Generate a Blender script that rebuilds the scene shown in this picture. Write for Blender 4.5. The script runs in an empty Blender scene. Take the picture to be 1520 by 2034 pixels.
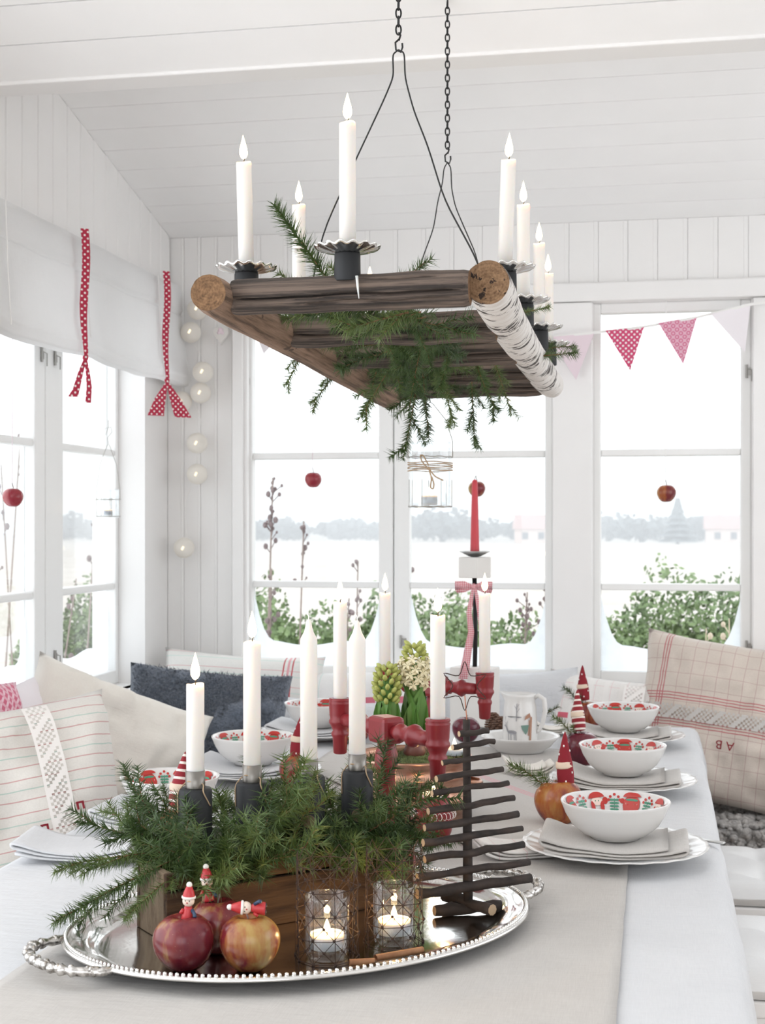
import bpy, bmesh, math, random
from mathutils import Vector, Matrix, noise
R = math.radians
PI = math.pi
scene = bpy.context.scene
C = scene.collection

# ---------------------------------------------------------------- camera
cam_data = bpy.data.cameras.new('camera')
cam = bpy.data.objects.new('camera', cam_data)
C.objects.link(cam)
cam.location = (0, 0, 1.28)
cam.rotation_euler = (R(90), 0, R(10.82))
cam_data.sensor_fit = 'VERTICAL'
cam_data.sensor_height = 36
cam_data.sensor_width = 26.9
cam_data.lens = 50
cam_data.shift_y = 28 / 2034
cam_data.clip_start = 0.05
cam_data.clip_end = 2000
cam_data.dof.use_dof = True
cam_data.dof.focus_distance = 2.1
cam_data.dof.aperture_fstop = 12
scene.camera = cam

# ---------------------------------------------------------------- sky, exposure
world = bpy.data.worlds.new('overcast_sky')
scene.world = world
world.use_nodes = True
bg = world.node_tree.nodes['Background']
bg.inputs['Color'].default_value = (0.935, 0.965, 1.0, 1)
bg.inputs['Strength'].default_value = 2.85
scene.view_settings.view_transform = 'Standard'
scene.view_settings.look = 'None'
scene.view_settings.gamma = 1
scene.view_settings.exposure = 0.0
scene.view_settings.use_curve_mapping = False
scene.cycles.max_bounces = 10
scene.cycles.diffuse_bounces = 6
scene.cycles.transparent_max_bounces = 24
scene.cycles.caustics_reflective = False
scene.cycles.caustics_refractive = False

# ---------------------------------------------------------------- materials
MATS = {}
class NB:
    """small node helper around one material"""
    def __init__(self, name):
        self.m = bpy.data.materials.new(name)
        self.m.use_nodes = True
        self.nt = self.m.node_tree
        self.p = self.nt.nodes['Principled BSDF']
        self.out = self.nt.nodes['Material Output']
        MATS[name] = self.m
    def n(self, t, **kw):
        x = self.nt.nodes.new(t)
        for k, v in kw.items(): setattr(x, k, v)
        return x
    def l(self, a, b): self.nt.links.new(a, b)
    def set(self, **kw):
        for k, v in kw.items():
            i = self.p.inputs[k.replace('_', ' ')]
            i.default_value = (*v, 1) if isinstance(v, tuple) and len(v) == 3 and i.type == 'RGBA' else v
        return self
    def coord(self, kind='Object', scale=(1, 1, 1), rot=(0, 0, 0)):
        t = self.n('ShaderNodeTexCoord'); mp = self.n('ShaderNodeMapping')
        mp.inputs['Scale'].default_value = scale; mp.inputs['Rotation'].default_value = rot
        self.l(t.outputs[kind], mp.inputs['Vector'])
        return mp.outputs['Vector']
    def noise(self, vec, scale, detail=4, rough=0.55):
        x = self.n('ShaderNodeTexNoise')
        x.inputs['Scale'].default_value = scale; x.inputs['Detail'].default_value = detail
        x.inputs['Roughness'].default_value = rough
        self.l(vec, x.inputs['Vector'])
        return x.outputs['Fac']
    def ramp(self, fac, stops):
        x = self.n('ShaderNodeValToRGB'); e = x.color_ramp.elements
        while len(e) < len(stops): e.new(0.5)
        for i, (p, c) in enumerate(stops):
            e[i].position = p; e[i].color = (*c, 1)
        self.l(fac, x.inputs['Fac'])
        return x.outputs['Color']
    def math(self, op, a, b=0.0, c=None):
        x = self.n('ShaderNodeMath', operation=op)
        for i, v in enumerate((a, b) if c is None else (a, b, c)):
            if isinstance(v, (int, float)): x.inputs[i].default_value = v
            else: self.l(v, x.inputs[i])
        return x.outputs[0]
    def axis(self, vec):
        x = self.n('ShaderNodeSeparateXYZ'); self.l(vec, x.inputs[0]); return x.outputs
    def mix(self, fac, a, b):
        x = self.n('ShaderNodeMix', data_type='RGBA')
        for i, v in ((0, fac), (6, a), (7, b)):
            if isinstance(v, tuple): x.inputs[i].default_value = (*v, 1)
            elif isinstance(v, (int, float)): x.inputs[i].default_value = v
            else: self.l(v, x.inputs[i])
        return x.outputs[2]
    def lines(self, s, period, width, off=0.0):
        """1 on thin lines of the given width repeated every period along s"""
        f = self.math('FRACT', self.math('DIVIDE', self.math('ADD', s, 50 * period + off), period))
        return self.math('LESS_THAN', f, width / period)
    def color(self, sock): self.l(sock, self.p.inputs['Base Color']); return self
    def bump(self, fac, strength=0.3, dist=0.002):
        b = self.n('ShaderNodeBump'); b.inputs['Strength'].default_value = strength
        b.inputs['Distance'].default_value = dist
        self.l(fac, b.inputs['Height']); self.l(b.outputs['Normal'], self.p.inputs['Normal'])
        return self

def plain(name, col, rough=0.5, metal=0.0, **kw):
    return NB(name).set(Base_Color=col, Roughness=rough, Metallic=metal, **kw)
def speckled(name, c1, c2, scale=30, rough=0.7, bump=0.2, dist=0.002, stretch=(1, 1, 1), **kw):
    b = NB(name).set(Roughness=rough, **kw)
    f = b.noise(b.coord(scale=stretch), scale, 5)
    b.color(b.ramp(f, [(0.3, c1), (0.7, c2)])); b.bump(f, bump, dist)
    return b

speckled('white_paint', (.80, .79, .78), (.84, .83, .82), 3, .45, .05)
speckled('ceiling_paint', (.85, .845, .84), (.89, .885, .88), 3, .5, .05)
def chipped():
    b = NB('frame_paint').set(Roughness=.4)
    f = b.noise(b.coord(), 26, 6, .7)
    b.color(b.ramp(f, [(.0, (.82, .82, .81)), (.725, (.84, .84, .83)), (.75, (.33, .3, .27)), (.9, (.28, .25, .22))]))
chipped()
speckled('floor_wood', (.62, .56, .50), (.72, .67, .61), 4, .45, .1, stretch=(1, 12, 1))
plain('groove_shadow_paint', (.7, .69, .68), .6)
def linen(name, c1, c2, scale=1.0, bump=.35, wr=.25):
    b = NB(name).set(Roughness=.9, Sheen_Weight=.15)
    v = b.coord()
    wx = b.noise(b.coord(scale=(40, 900, 900)), 1, 2); wy = b.noise(b.coord(scale=(900, 40, 900)), 1, 2)
    w = b.math('ADD', wx, wy)
    big = b.noise(v, 6 * scale, 4)
    t = b.math('ADD', b.math('MULTIPLY', w, .3), b.math('MULTIPLY', big, .4))
    b.color(b.ramp(t, [(.35, c1), (.65, c2)]))
    wrn = b.noise(b.coord(scale=(5, 16, 8)), 3, 4)
    cr = b.noise(b.coord(scale=(24, 80, 30)), 1.6, 3)
    h = b.math('ADD', b.math('ADD', b.math('MULTIPLY', w, .12), b.math('MULTIPLY', wrn, 1.0)), b.math('MULTIPLY', cr, .45))
    b.bump(h, bump, .004)
    return b
linen('white_linen', (.575, .582, .60), (.645, .652, .668), 1, .6)
linen('beige_linen', (.44, .415, .39), (.53, .505, .475), 1, .5)
linen('napkin_linen', (.47, .445, .42), (.57, .545, .52))
linen('cream_linen', (.73, .69, .63), (.80, .77, .71))
def blind_cloth():
    b = linen('blind_cloth', (.82, .82, .82), (.88, .88, .88))
    b.set(Transmission_Weight=0.0)
    tr = b.n('ShaderNodeBsdfTranslucent'); tr.inputs['Color'].default_value = (.9, .9, .9, 1)
    mx = b.n('ShaderNodeMixShader'); mx.inputs[0].default_value = .35
    b.l(b.p.outputs[0], mx.inputs[1]); b.l(tr.outputs[0], mx.inputs[2]); b.l(mx.outputs[0], b.out.inputs['Surface'])
blind_cloth()
def cloth_lines(name, base, specs, rough=.9, rot=(0, 0, 0)):
    """specs: (axis index, period, width, offset, colour)"""
    b = NB(name).set(Roughness=rough, Sheen_Weight=.15)
    v = b.coord(rot=rot); ax = b.axis(v)
    wv = b.noise(b.coord(scale=(300, 300, 300)), 1, 2)
    col = b.ramp(wv, [(.3, tuple(x * .93 for x in base)), (.7, base)])
    for a, per, wd, off, c in specs:
        col = b.mix(b.lines(ax[a], per, wd, off), col, c)
    b.color(col)
    b.bump(b.math('ADD', b.math('MULTIPLY', wv, .15), b.noise(v, 11, 4)), .4, .006)
RED = (.50, .055, .075)
cloth_lines('striped_cushion_cloth', (.76, .735, .69), [(1, .066, .0022, 0, (.58, .34, .33)), (1, .066, .0022, .020, (.46, .58, .52)), (1, .066, .0022, .040, (.58, .34, .33))])
cloth_lines('pale_striped_cloth', (.78, .77, .74), [(1, .05, .002, 0, (.68, .42, .42)), (1, .05, .002, .018, (.55, .70, .64)), (0, 2.0, .004, -.13, RED), (0, 2.0, .007, -.143, (.70, .35, .38)), (0, 2.0, .004, -.157, RED)])
RD = (.46, .14, .15)
cloth_lines('check_cloth', (.62, .545, .48), [(0, .036, .0012, 0, (.44, .27, .26)), (1, .040, .0012, .01, (.44, .29, .27)), (1, 2.0, 0.0028, .038, RD), (1, 2.0, 0.0028, .030, RD), (1, 2.0, 0.0028, .022, RD), (1, 2.0, 0.0028, -.036, RD), (1, 2.0, 0.0028, -.044, RD), (1, 2.0, 0.0028, -.052, RD), (0, 2.0, .003, .182, RD), (0, 2.0, .003, .190, RD), (0, 2.0, .003, .198, RD)])
cloth_lines('towel_check_cloth', (.78, .755, .73), [(0, .045, .001, 0, (.70, .45, .47)), (1, .045, .001, .02, (.70, .45, .47)), (1, 2.0, .016, -.055, (.62, .12, .17)), (0, .045, .014, .02, (.78, .755, .73))])
cloth_lines('white_red_edge_cloth', (.80, .79, .78), [(1, 2.0, .02, -.085, (.60, .16, .22)), (0, .06, .003, 0, (.62, .72, .69))])
cloth_lines('pink_print_cloth', (.62, .13, .22), [(0, .016, .006, 0, (.80, .55, .62)), (1, .02, .007, 0, (.74, .40, .48))], rot=(0, 0, .7))
cloth_lines('runner_stripe_cloth', (.52, .495, .465), [(1, 2.0, .003, -.115, (.66, .26, .32)), (1, 2.0, .003, -.122, (.66, .26, .32)), (1, 2.0, .003, -.129, (.66, .26, .32))])
def dots(name, base, dot, pitch, rad, a0, a1, ring=None):
    b = NB(name).set(Roughness=.85)
    ax = b.axis(b.coord())
    s = b.math('DIVIDE', b.math('ADD', ax[a0], 20 * pitch), pitch); t = b.math('DIVIDE', b.math('ADD', ax[a1], 20 * pitch), pitch)
    u = b.math('ADD', s, t); w = b.math('SUBTRACT', s, t)
    fu = b.math('SUBTRACT', b.math('FRACT', u), .5); fw = b.math('SUBTRACT', b.math('FRACT', w), .5)
    d = b.math('SQRT', b.math('ADD', b.math('MULTIPLY', fu, fu), b.math('MULTIPLY', fw, fw)))
    m = b.math('LESS_THAN', d, rad)
    if ring: m = b.math('SUBTRACT', m, b.math('LESS_THAN', d, ring))
    b.color(b.mix(m, base, dot))
dots('dotted_ribbon', (.42, .025, .06), (.85, .80, .78), .0165, .23, 1, 2)
dots('dotted_pennant', (.60, .07, .17), (.85, .80, .82), .0165, .27, 0, 2)
dots('ring_pennant', (.72, .42, .52), (.60, .13, .24), .022, .40, 0, 2, .22)
plain('pale_pennant', (.76, .64, .69), .85)
plain('white_pennant', (.83, .79, .82), .85)
plain('tape', (.82, .81, .79), .85)
def gingham():
    b = NB('gingham_ribbon').set(Roughness=.85)
    ax = b.axis(b.coord())
    m = b.math('ADD', b.lines(ax[0], .005, .0025), b.lines(ax[2], .005, .0025))
    b.color(b.ramp(b.math('MULTIPLY', m, .5), [(.1, (.82, .76, .75)), (.5, (.70, .30, .33)), (.95, (.55, .07, .12))]))
gingham()
def fleece(name, c1, c2, sc=90):
    b = NB(name).set(Roughness=1.0, Sheen_Weight=.4)
    f = b.noise(b.coord(), sc, 6, .7)
    b.color(b.ramp(f, [(.32, c1), (.68, c2)])); b.bump(f, .9, .012)
fleece('blue_fleece', (.055, .07, .105), (.22, .265, .34), 120)
fleece('grey_wool', (.16, .15, .145), (.60, .57, .54), 45)
fleece('white_wool', (.78, .77, .75), (.86, .85, .83), 60)
def weathered(name, c1, c2, c3, axis_stretch=(1.2, 14, 14)):
    b = NB(name).set(Roughness=.85)
    v = b.coord(scale=axis_stretch)
    f = b.noise(v, 5, 8, .65); g = b.noise(b.coord(scale=(2, 5, 5)), 2.5, 3)
    col = b.ramp(f, [(.40, c1), (.49, c2), (.62, c3)])
    kn = b.noise(b.coord(scale=(9, 14, 14)), 1.7, 2)
    col = b.mix(b.math('GREATER_THAN', kn, .715), col, c1)
    col = b.mix(b.math('MULTIPLY', g, .28), col, tuple(x * 1.5 for x in c2))
    b.color(col); b.bump(f, .9, .005)
weathered('weathered_wood', (.008, .006, .005), (.075, .055, .044), (.19, .140, .110), (.55, 26, 26))
weathered('warm_log_wood', (.05, .03, .02), (.19, .12, .08), (.30, .20, .145), (.8, 18, 18))
weathered('shaded_box_wood', (.022, .011, .005), (.065, .034, .016), (.115, .064, .030), (1.0, 14, 14))  # shade on the box put into its darker base colour
weathered('lit_end_tag_wood', (.13, .085, .05), (.21, .15, .095), (.28, .21, .145), (6, 6, 2))  # lighter copy for the lit left end, light put into colour; also tags
def cut_end(name, c1, c2, crack):
    b = NB(name).set(Roughness=.9)
    v = b.coord(); ax = b.axis(v)
    r = b.math('SQRT', b.math('ADD', b.math('MULTIPLY', ax[1], ax[1]), b.math('MULTIPLY', ax[2], ax[2])))
    rr = b.math('SINE', b.math('ADD', b.math('MULTIPLY', r, 1500), b.math('MULTIPLY', b.noise(v, 60, 3), 12)))
    col = b.ramp(b.math('ADD', b.math('MULTIPLY', rr, .04), b.noise(v, 160, 5, .7)), [(.25, c1), (.8, c2)])
    k = b.noise(b.coord(scale=(1, 1, 1)), 75, 4, .7)
    b.color(b.mix(b.math('GREATER_THAN', k, crack), col, (.025, .015, .01))); b.bump(b.noise(v, 160, 5, .7), .8, .003)
cut_end('log_end', (.07, .035, .015), (.34, .19, .095), .70)
cut_end('birch_end', (.09, .045, .02), (.38, .23, .125), .60)
def birch():
    b = NB('birch_bark').set(Roughness=.75)
    f = b.noise(b.coord(scale=(42, 12, 12)), 2.6, 5, .6); g = b.noise(b.coord(scale=(9, 9, 9)), 2.6, 4)
    k = b.math('GREATER_THAN', b.math('ADD', b.math('MULTIPLY', f, .6), b.math('MULTIPLY', g, .6)), .675)
    h = b.noise(b.coord(scale=(150, 16, 16)), 1.5, 3)
    col = b.ramp(h, [(.3, (.60, .55, .51)), (.5, (.70, .67, .64)), (.7, (.78, .76, .74))])
    b.color(b.mix(k, col, (.055, .045, .04))); b.bump(f, .6, .003)
birch()
speckled('twig_bark', (.010, .007, .006), (.045, .030, .024), 60, .8, .5, .002, (.3, 1, 1))
plain('twig_cut', (.50, .36, .23), .8)
plain('needle_green', (.045, .085, .022), .55)
def needles():
    b = NB('fir_needles').set(Roughness=.5)
    oi = b.n('ShaderNodeObjectInfo')
    f = b.noise(b.coord(), 60, 2)
    t = b.math('ADD', b.math('MULTIPLY', oi.outputs['Random'], .5), b.math('MULTIPLY', f, .6))
    b.color(b.ramp(t, [(.25, (.022, .048, .012)), (.55, (.058, .105, .024)), (.85, (.125, .175, .045))]))
needles()
plain('sprig_stem', (.20, .10, .05), .8)
def wax():
    NB('white_wax').set(Base_Color=(.76, .735, .70), Roughness=.38, Subsurface_Weight=.6, Subsurface_Radius=(.02, .013, .008), Subsurface_Scale=.6)
    NB('red_wax').set(Base_Color=(.52, .035, .05), Roughness=.35)
wax()
plain('wick', (.02, .017, .015), .9)
def emit(name, col, s):
    b = NB(name)
    e = b.n('ShaderNodeEmission'); e.inputs['Color'].default_value = (*col, 1); e.inputs['Strength'].default_value = s
    b.l(e.outputs[0], b.out.inputs['Surface'])
def flame_mat():      # a flame gives light and lets light through
    b = NB('flame'); e = b.n('ShaderNodeEmission'); t = b.n('ShaderNodeBsdfTransparent'); a = b.n('ShaderNodeAddShader')
    e.inputs['Color'].default_value = (1.0, .74, .38, 1); e.inputs['Strength'].default_value = 7
    b.l(e.outputs[0], a.inputs[0]); b.l(t.outputs[0], a.inputs[1]); b.l(a.outputs[0], b.out.inputs['Surface'])
flame_mat()
emit('bulb_glow', (1.0, .86, .62), 1.6)
plain('black_iron', (.012, .012, .013), .5, .3)
plain('black_wood', (.008, .009, .011), .6)
plain('steel', (.24, .225, .205), .38, 1.0)
plain('tin', (.55, .55, .54), .3, 1.0)
def silver():
    b = NB('silver').set(Base_Color=(.80, .79, .77), Metallic=1.0, Roughness=.13)
    b.bump(b.noise(b.coord(), 38, 3), .10, .003)
    b = NB('antique_silver').set(Metallic=1.0, Roughness=.3)
    f = b.noise(b.coord(), 140, 3); b.color(b.ramp(f, [(.35, (.22, .20, .18)), (.6, (.80, .78, .75))])); b.bump(f, .5, .002)
silver()
def copper():
    b = NB('copper').set(Metallic=1.0, Roughness=.32)
    f = b.noise(b.coord(scale=(1, 1, 6)), 14, 5); b.color(b.ramp(f, [(.3, (.36, .19, .13)), (.7, (.66, .40, .30))]))
copper()
def thin_glass(name, tint=(1, 1, 1), base=.03):
    b = NB(name)
    t = b.n('ShaderNodeBsdfTransparent'); t.inputs['Color'].default_value = (*tint, 1)
    g = b.n('ShaderNodeBsdfGlossy'); g.inputs['Roughness'].default_value = .02; g.inputs['Color'].default_value = (1, 1, 1, 1)
    lw = b.n('ShaderNodeLayerWeight'); lw.inputs['Blend'].default_value = .25
    mx = b.n('ShaderNodeMixShader')
    b.l(b.math('ADD', b.math('MULTIPLY', lw.outputs['Facing'], .35), base), mx.inputs[0])
    b.l(t.outputs[0], mx.inputs[1]); b.l(g.outputs[0], mx.inputs[2]); b.l(mx.outputs[0], b.out.inputs['Surface'])
thin_glass('window_glass', (.99, 1, 1), .01)
thin_glass('jar_glass', (.975, .985, .99), .04)
def frost():
    b = NB('pane_frost')
    t = b.n('ShaderNodeBsdfTransparent'); d = b.n('ShaderNodeBsdfTranslucent'); d.inputs['Color'].default_value = (.88, .90, .92, 1)
    mx = b.n('ShaderNodeMixShader')
    f = b.noise(b.coord(), 14, 5); b.l(b.math('ADD', b.math('MULTIPLY', f, .35), .6), mx.inputs[0])
    b.l(t.outputs[0], mx.inputs[1]); b.l(d.outputs[0], mx.inputs[2]); b.l(mx.outputs[0], b.out.inputs['Surface'])
frost()
def lamp_ball():
    b = NB('cotton_ball').set(Base_Color=(.84, .82, .79), Roughness=.9)
    tr = b.n('ShaderNodeBsdfTranslucent'); tr.inputs['Color'].default_value = (.95, .92, .86, 1)
    mx = b.n('ShaderNodeMixShader'); mx.inputs[0].default_value = .45
    b.l(b.p.outputs[0], mx.inputs[1]); b.l(tr.outputs[0], mx.inputs[2]); b.l(mx.outputs[0], b.out.inputs['Surface'])
    b.bump(b.noise(b.coord(), 90, 4), .3, .002)
lamp_ball()
plain('porcelain', (.70, .69, .675), .18)
plain('porcelain_print_grey', (.30, .30, .32), .3)
plain('porcelain_print_green', (.16, .26, .22), .3)
plain('porcelain_print_brown', (.38, .20, .13), .3)
plain('print_red', (.48, .03, .022), .3)
plain('print_green', (.06, .27, .17), .3)
plain('print_skin', (.82, .66, .58), .3)
plain('print_cream', (.82, .76, .66), .3)
plain('red_paint', (.215, .015, .020), .36)
plain('figure_red', (.48, .03, .035), .3)
plain('figure_white', (.82, .79, .74), .5)
plain('figure_skin', (.80, .66, .55), .5)
plain('figure_black', (.02, .022, .03), .5)
plain('figure_blue', (.03, .06, .12), .4)
plain('felt_red', (.23, .012, .022), .9)
plain('felt_cream', (.72, .58, .46), .9)
plain('felt_white', (.84, .81, .78), .9)
cloth_lines('felt_striped', (.27, .018, .028), [(2, .0125, .0042, 0, (.80, .72, .66))], rot=(.22, 0, 0))
def apple(name, stops, rough=.24):
    b = NB(name).set(Roughness=rough)
    v = b.coord(scale=(26, 26, 9)); f = b.noise(v, 1.1, 4, .55)
    g = b.noise(b.coord(scale=(120, 120, 12)), 1, 3); s = b.noise(b.coord(), 420, 2)
    t = b.math('ADD', b.math('MULTIPLY', f, .8), b.math('MULTIPLY', g, .22))
    col = b.ramp(t, stops)
    b.color(b.mix(b.math('MULTIPLY', b.math('GREATER_THAN', s, .74), .5), col, (.50, .32, .18)))
apple('apple_red', [(.36, (.34, .18, .06)), (.46, (.20, .028, .028)), (.62, (.125, .010, .020))])
apple('apple_mixed', [(.40, (.40, .25, .075)), (.52, (.32, .11, .035)), (.62, (.165, .015, .022))])
apple('apple_dark', [(.30, (.16, .02, .03)), (.60, (.085, .008, .022))], .2)
apple('apple_orange', [(.36, (.40, .19, .05)), (.50, (.32, .085, .025)), (.62, (.15, .018, .022))])
apple('apple_hang', [(.34, (.34, .05, .05)), (.66, (.26, .02, .035))])
plain('jute', (.42, .30, .19), .9)
plain('rust_wire', (.035, .018, .012), .8, 0.0)
plain('galvanised_wire', (.38, .37, .35), .4, .8)
speckled('cinnamon', (.22, .09, .035), (.38, .19, .09), 60, .7, .4)
speckled('moss', (.05, .075, .02), (.16, .19, .06), 120, .95, .9, .01)
plain('hyacinth_leaf', (.10, .22, .045), .4)
plain('hyacinth_bud', (.40, .43, .12), .5)
plain('hyacinth_flower', (.80, .73, .50), .5)
plain('bulb_skin', (.16, .055, .04), .5)
plain('pine_cone', (.13, .07, .045), .8)
plain('white_block', (.72, .70, .67), .6)
plain('copper_wire', (.42, .17, .10), .4, .8)
linen('tufted_cotton', (.72, .72, .72), (.78, .78, .775), 1, .2)
speckled('chair_wood', (.30, .19, .11), (.42, .28, .17), 10, .5, .2, stretch=(1, 8, 8))
plain('burgundy_cloth', (.10, .02, .035), .9)
speckled('meadow', (.37, .335, .30), (.46, .43, .395), .25, 1, 0)
speckled('shrub_leaf', (.055, .10, .035), (.17, .235, .09), 3, .6, 0)
speckled('far_leaf', (.10, .12, .13), (.16, .18, .18), 2, .9, 0)
plain('bare_twig', (.24, .19, .17), .9)
plain('dry_straw', (.52, .44, .34), .9)
plain('dry_seed', (.17, .13, .13), .9)
plain('cottage_wall', (.72, .60, .55), .9)
plain('cottage_roof', (.42, .28, .26), .9)
plain('cottage_window', (.10, .11, .13), .2)

# ---------------------------------------------------------------- mesh helpers
class MB:
    def __init__(self): self.v = []; self.f = []
    def add(self, vs, fs):
        o = len(self.v); self.v += [tuple(p) for p in vs]; self.f += [tuple(i + o for i in q) for q in fs]; return self
    def box(self, c, s, rz=0, bev=0.0):
        x, y, z = s[0] / 2, s[1] / 2, s[2] / 2
        if bev <= 0:
            vs = [Vector((a * x, b * y, d * z)) for a in (-1, 1) for b in (-1, 1) for d in (-1, 1)]
            fs = [(0, 1, 3, 2), (4, 6, 7, 5), (0, 4, 5, 1), (2, 3, 7, 6), (0, 2, 6, 4), (1, 5, 7, 3)]
        else:
            bm = bmesh.new(); bmesh.ops.create_cube(bm, size=1)
            for p in bm.verts: p.co = Vector((p.co.x * s[0], p.co.y * s[1], p.co.z * s[2]))
            bmesh.ops.bevel(bm, geom=bm.edges[:], offset=bev, segments=2, affect='EDGES', profile=.5)
            bm.verts.index_update()
            vs = [p.co.copy() for p in bm.verts]; fs = [tuple(q.index for q in fc.verts) for fc in bm.faces]; bm.free()
        m = Matrix.Rotation(rz, 3, 'Z'); c = Vector(c)
        return self.add([m @ p + c for p in vs], fs)
    def tube(self, pts, rad, seg=8, cap=True, closed=False):
        pts = [Vector(p) for p in pts]; n = len(pts)
        if not isinstance(rad, (list, tuple)): rad = [rad] * n
        up = None; rings = []
        for i, p in enumerate(pts):
            a = pts[(i - 1) % n] if (closed or i > 0) else p
            b = pts[(i + 1) % n] if (closed or i < n - 1) else p
            t = (b - a); t = t.normalized() if t.length > 1e-9 else Vector((0, 0, 1))
            if up is None: up = t.orthogonal().normalized()
            up = (up - t * up.dot(t)); up = up.normalized() if up.length > 1e-6 else t.orthogonal().normalized()
            w = t.cross(up)
            rings.append([p + (up * math.cos(2 * PI * k / seg) + w * math.sin(2 * PI * k / seg)) * rad[i] for k in range(seg)])
        vs = [q for r in rings for q in r]; fs = []
        for i in range(n if closed else n - 1):
            j = (i + 1) % n
            for k in range(seg):
                k2 = (k + 1) % seg
                fs.append((i * seg + k, i * seg + k2, j * seg + k2, j * seg + k))
        if cap and not closed:
            fs.append(tuple(range(seg - 1, -1, -1))); fs.append(tuple((n - 1) * seg + k for k in range(seg)))
        return self.add(vs, fs)
    def lathe(self, prof, seg=32, c=(0, 0, 0), ex=1, ey=1, mod=None, m=None):
        vs = []; fs = []; n = len(prof); c = Vector(c)
        for i, (r, z) in enumerate(prof):
            for k in range(seg):
                a = 2 * PI * k / seg; rr, zz = (r, z) if mod is None else mod(r, z, a, i)
                p = Vector((rr * ex * math.cos(a), rr * ey * math.sin(a), zz))
                vs.append((m @ p if m else p) + c)
        for i in range(n - 1):
            for k in range(seg):
                k2 = (k + 1) % seg; fs.append((i * seg + k, i * seg + k2, (i + 1) * seg + k2, (i + 1) * seg + k))
        if prof[0][0] > 1e-6: fs.append(tuple(range(seg - 1, -1, -1)))
        if prof[-1][0] > 1e-6: fs.append(tuple((n - 1) * seg + k for k in range(seg)))
        return self.add(vs, fs)
    def ball(self, c, r, seg=14, rings=9, s=(1, 1, 1)):
        pr = [(max(1e-5, math.sin(PI * i / rings)) * r, -math.cos(PI * i / rings) * r) for i in range(rings + 1)]
        return self.lathe([(a * 1.0, z * s[2]) for a, z in pr], seg, c, s[0], s[1])
    def grid(self, nu, nv, fn, flip=False):
        vs = [fn(i / nu, j / nv) for i in range(nu + 1) for j in range(nv + 1)]
        fs = []
        for i in range(nu):
            for j in range(nv):
                q = (i * (nv + 1) + j, (i + 1) * (nv + 1) + j, (i + 1) * (nv + 1) + j + 1, i * (nv + 1) + j + 1)
                fs.append(q[::-1] if flip else q)
        return self.add(vs, fs)
    def mesh(self, name, mat, smooth=False):
        me = bpy.data.meshes.new(name)
        me.from_pydata([tuple(p) for p in self.v], [], self.f)
        me.materials.append(MATS[mat])
        if smooth: me.polygons.foreach_set('use_smooth', [True] * len(me.polygons))
        me.update()
        return me
    def build(self, name, mat, parent=None, smooth=False, loc=None, rot=None):
        return link(name, self.mesh(name, mat, smooth), parent, loc, rot)

def link(name, me, parent=None, loc=None, rot=None):
    o = bpy.data.objects.new(name, me); C.objects.link(o)
    if parent: o.parent = parent
    if loc is not None: o.location = loc
    if rot is not None: o.rotation_euler = rot
    return o
def auto_smooth(o, ang=40):
    me = o.data
    me.polygons.foreach_set('use_smooth', [True] * len(me.polygons))
    bm = bmesh.new(); bm.from_mesh(me)
    for e in bm.edges:
        if len(e.link_faces) == 2 and e.calc_face_angle(0) > R(ang): e.smooth = False
    bm.to_mesh(me); bm.free()
    return o
def tag(o, label, cat, group=None):
    o['label'] = label; o['category'] = cat
    if group: o['group'] = group
    return o
def thing(name, label, cat, loc=(0, 0, 0), rz=0, group=None):
    o = bpy.data.objects.new(name, None); C.objects.link(o); o.empty_display_size = .05
    o.location = loc; o.rotation_euler = (0, 0, rz)
    return tag(o, label, cat, group)
def structure(o): o['kind'] = 'structure'; return o
def stuff(o): o['kind'] = 'stuff'; return o
def copy_tree(o, parent=None):
    c = o.copy(); C.objects.link(c); c.parent = parent
    for ch in o.children: copy_tree(ch, c)
    return c
def copy_thing(o, loc, rz=None, label=None, group=None):
    c = copy_tree(o); c.location = loc
    if rz is not None: c.rotation_euler = (0, 0, rz)
    if label: c['label'] = label
    if group: c['group'] = group
    return c
def nz(p, s=1.0): return noise.noise(Vector(p) * s)

# ================================================================ the room
XL, YB = -1.53, 4.34          # room face of the left wall, of the back wall
XR = 1.6
def ceil_z(y): return 2.20 + .23 * (YB - y)

floor = structure(MB().box((0.0, 1.9, -.03), (3.4, 5.4, .06)).build('floor', 'floor_wood'))

# ---- ceiling: backing with every plank a child
bk = MB()
bk.add([(XL - .2, YB + .1, ceil_z(YB + .1) + .02), (XR, YB + .1, ceil_z(YB + .1) + .02), (XR, 3.0, ceil_z(3.0) + .02), (XL - .2, 3.0, ceil_z(3.0) + .02)], [(0, 1, 2, 3)])
NS = .34
def near_z(y): return 2.262 + NS * (2.93 - y)
bk.add([(XL - .2, 2.94, near_z(2.94) + .03), (XR, 2.94, near_z(2.94) + .03), (XR, -.5, near_z(-.5) + .03), (XL - .2, -.5, near_z(-.5) + .03)], [(0, 1, 2, 3)])
ceiling = structure(bk.build('ceiling', 'ceiling_paint'))
pl_w = .118
sl = math.atan(.23)
pm = MB().box((0, 0, 0), (XR - XL, pl_w - .0018, .016)).mesh('plank', 'ceiling_paint')
for i in range(12):
    y = YB - .05 - i * pl_w * math.cos(sl)
    link('plank', pm, ceiling, ((XL + XR) / 2, y, ceil_z(y) + .009), (-sl, 0, 0))
na = math.atan(NS)
pf = MB().box((0, 0, 0), (XR - XL, .118, .02)).mesh('plank', 'ceiling_paint')
for i in range(28):
    y = 2.88 - i * .1215 * math.cos(na)
    link('plank', pf, ceiling, ((XL + XR) / 2, y, near_z(y) + .012), (-na, 0, 0))
structure(MB().box(((XL + XR) / 2, 2.975, 2.39), (XR - XL, .085, .27), 0, .004).build('trim_1', 'white_paint'))

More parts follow.
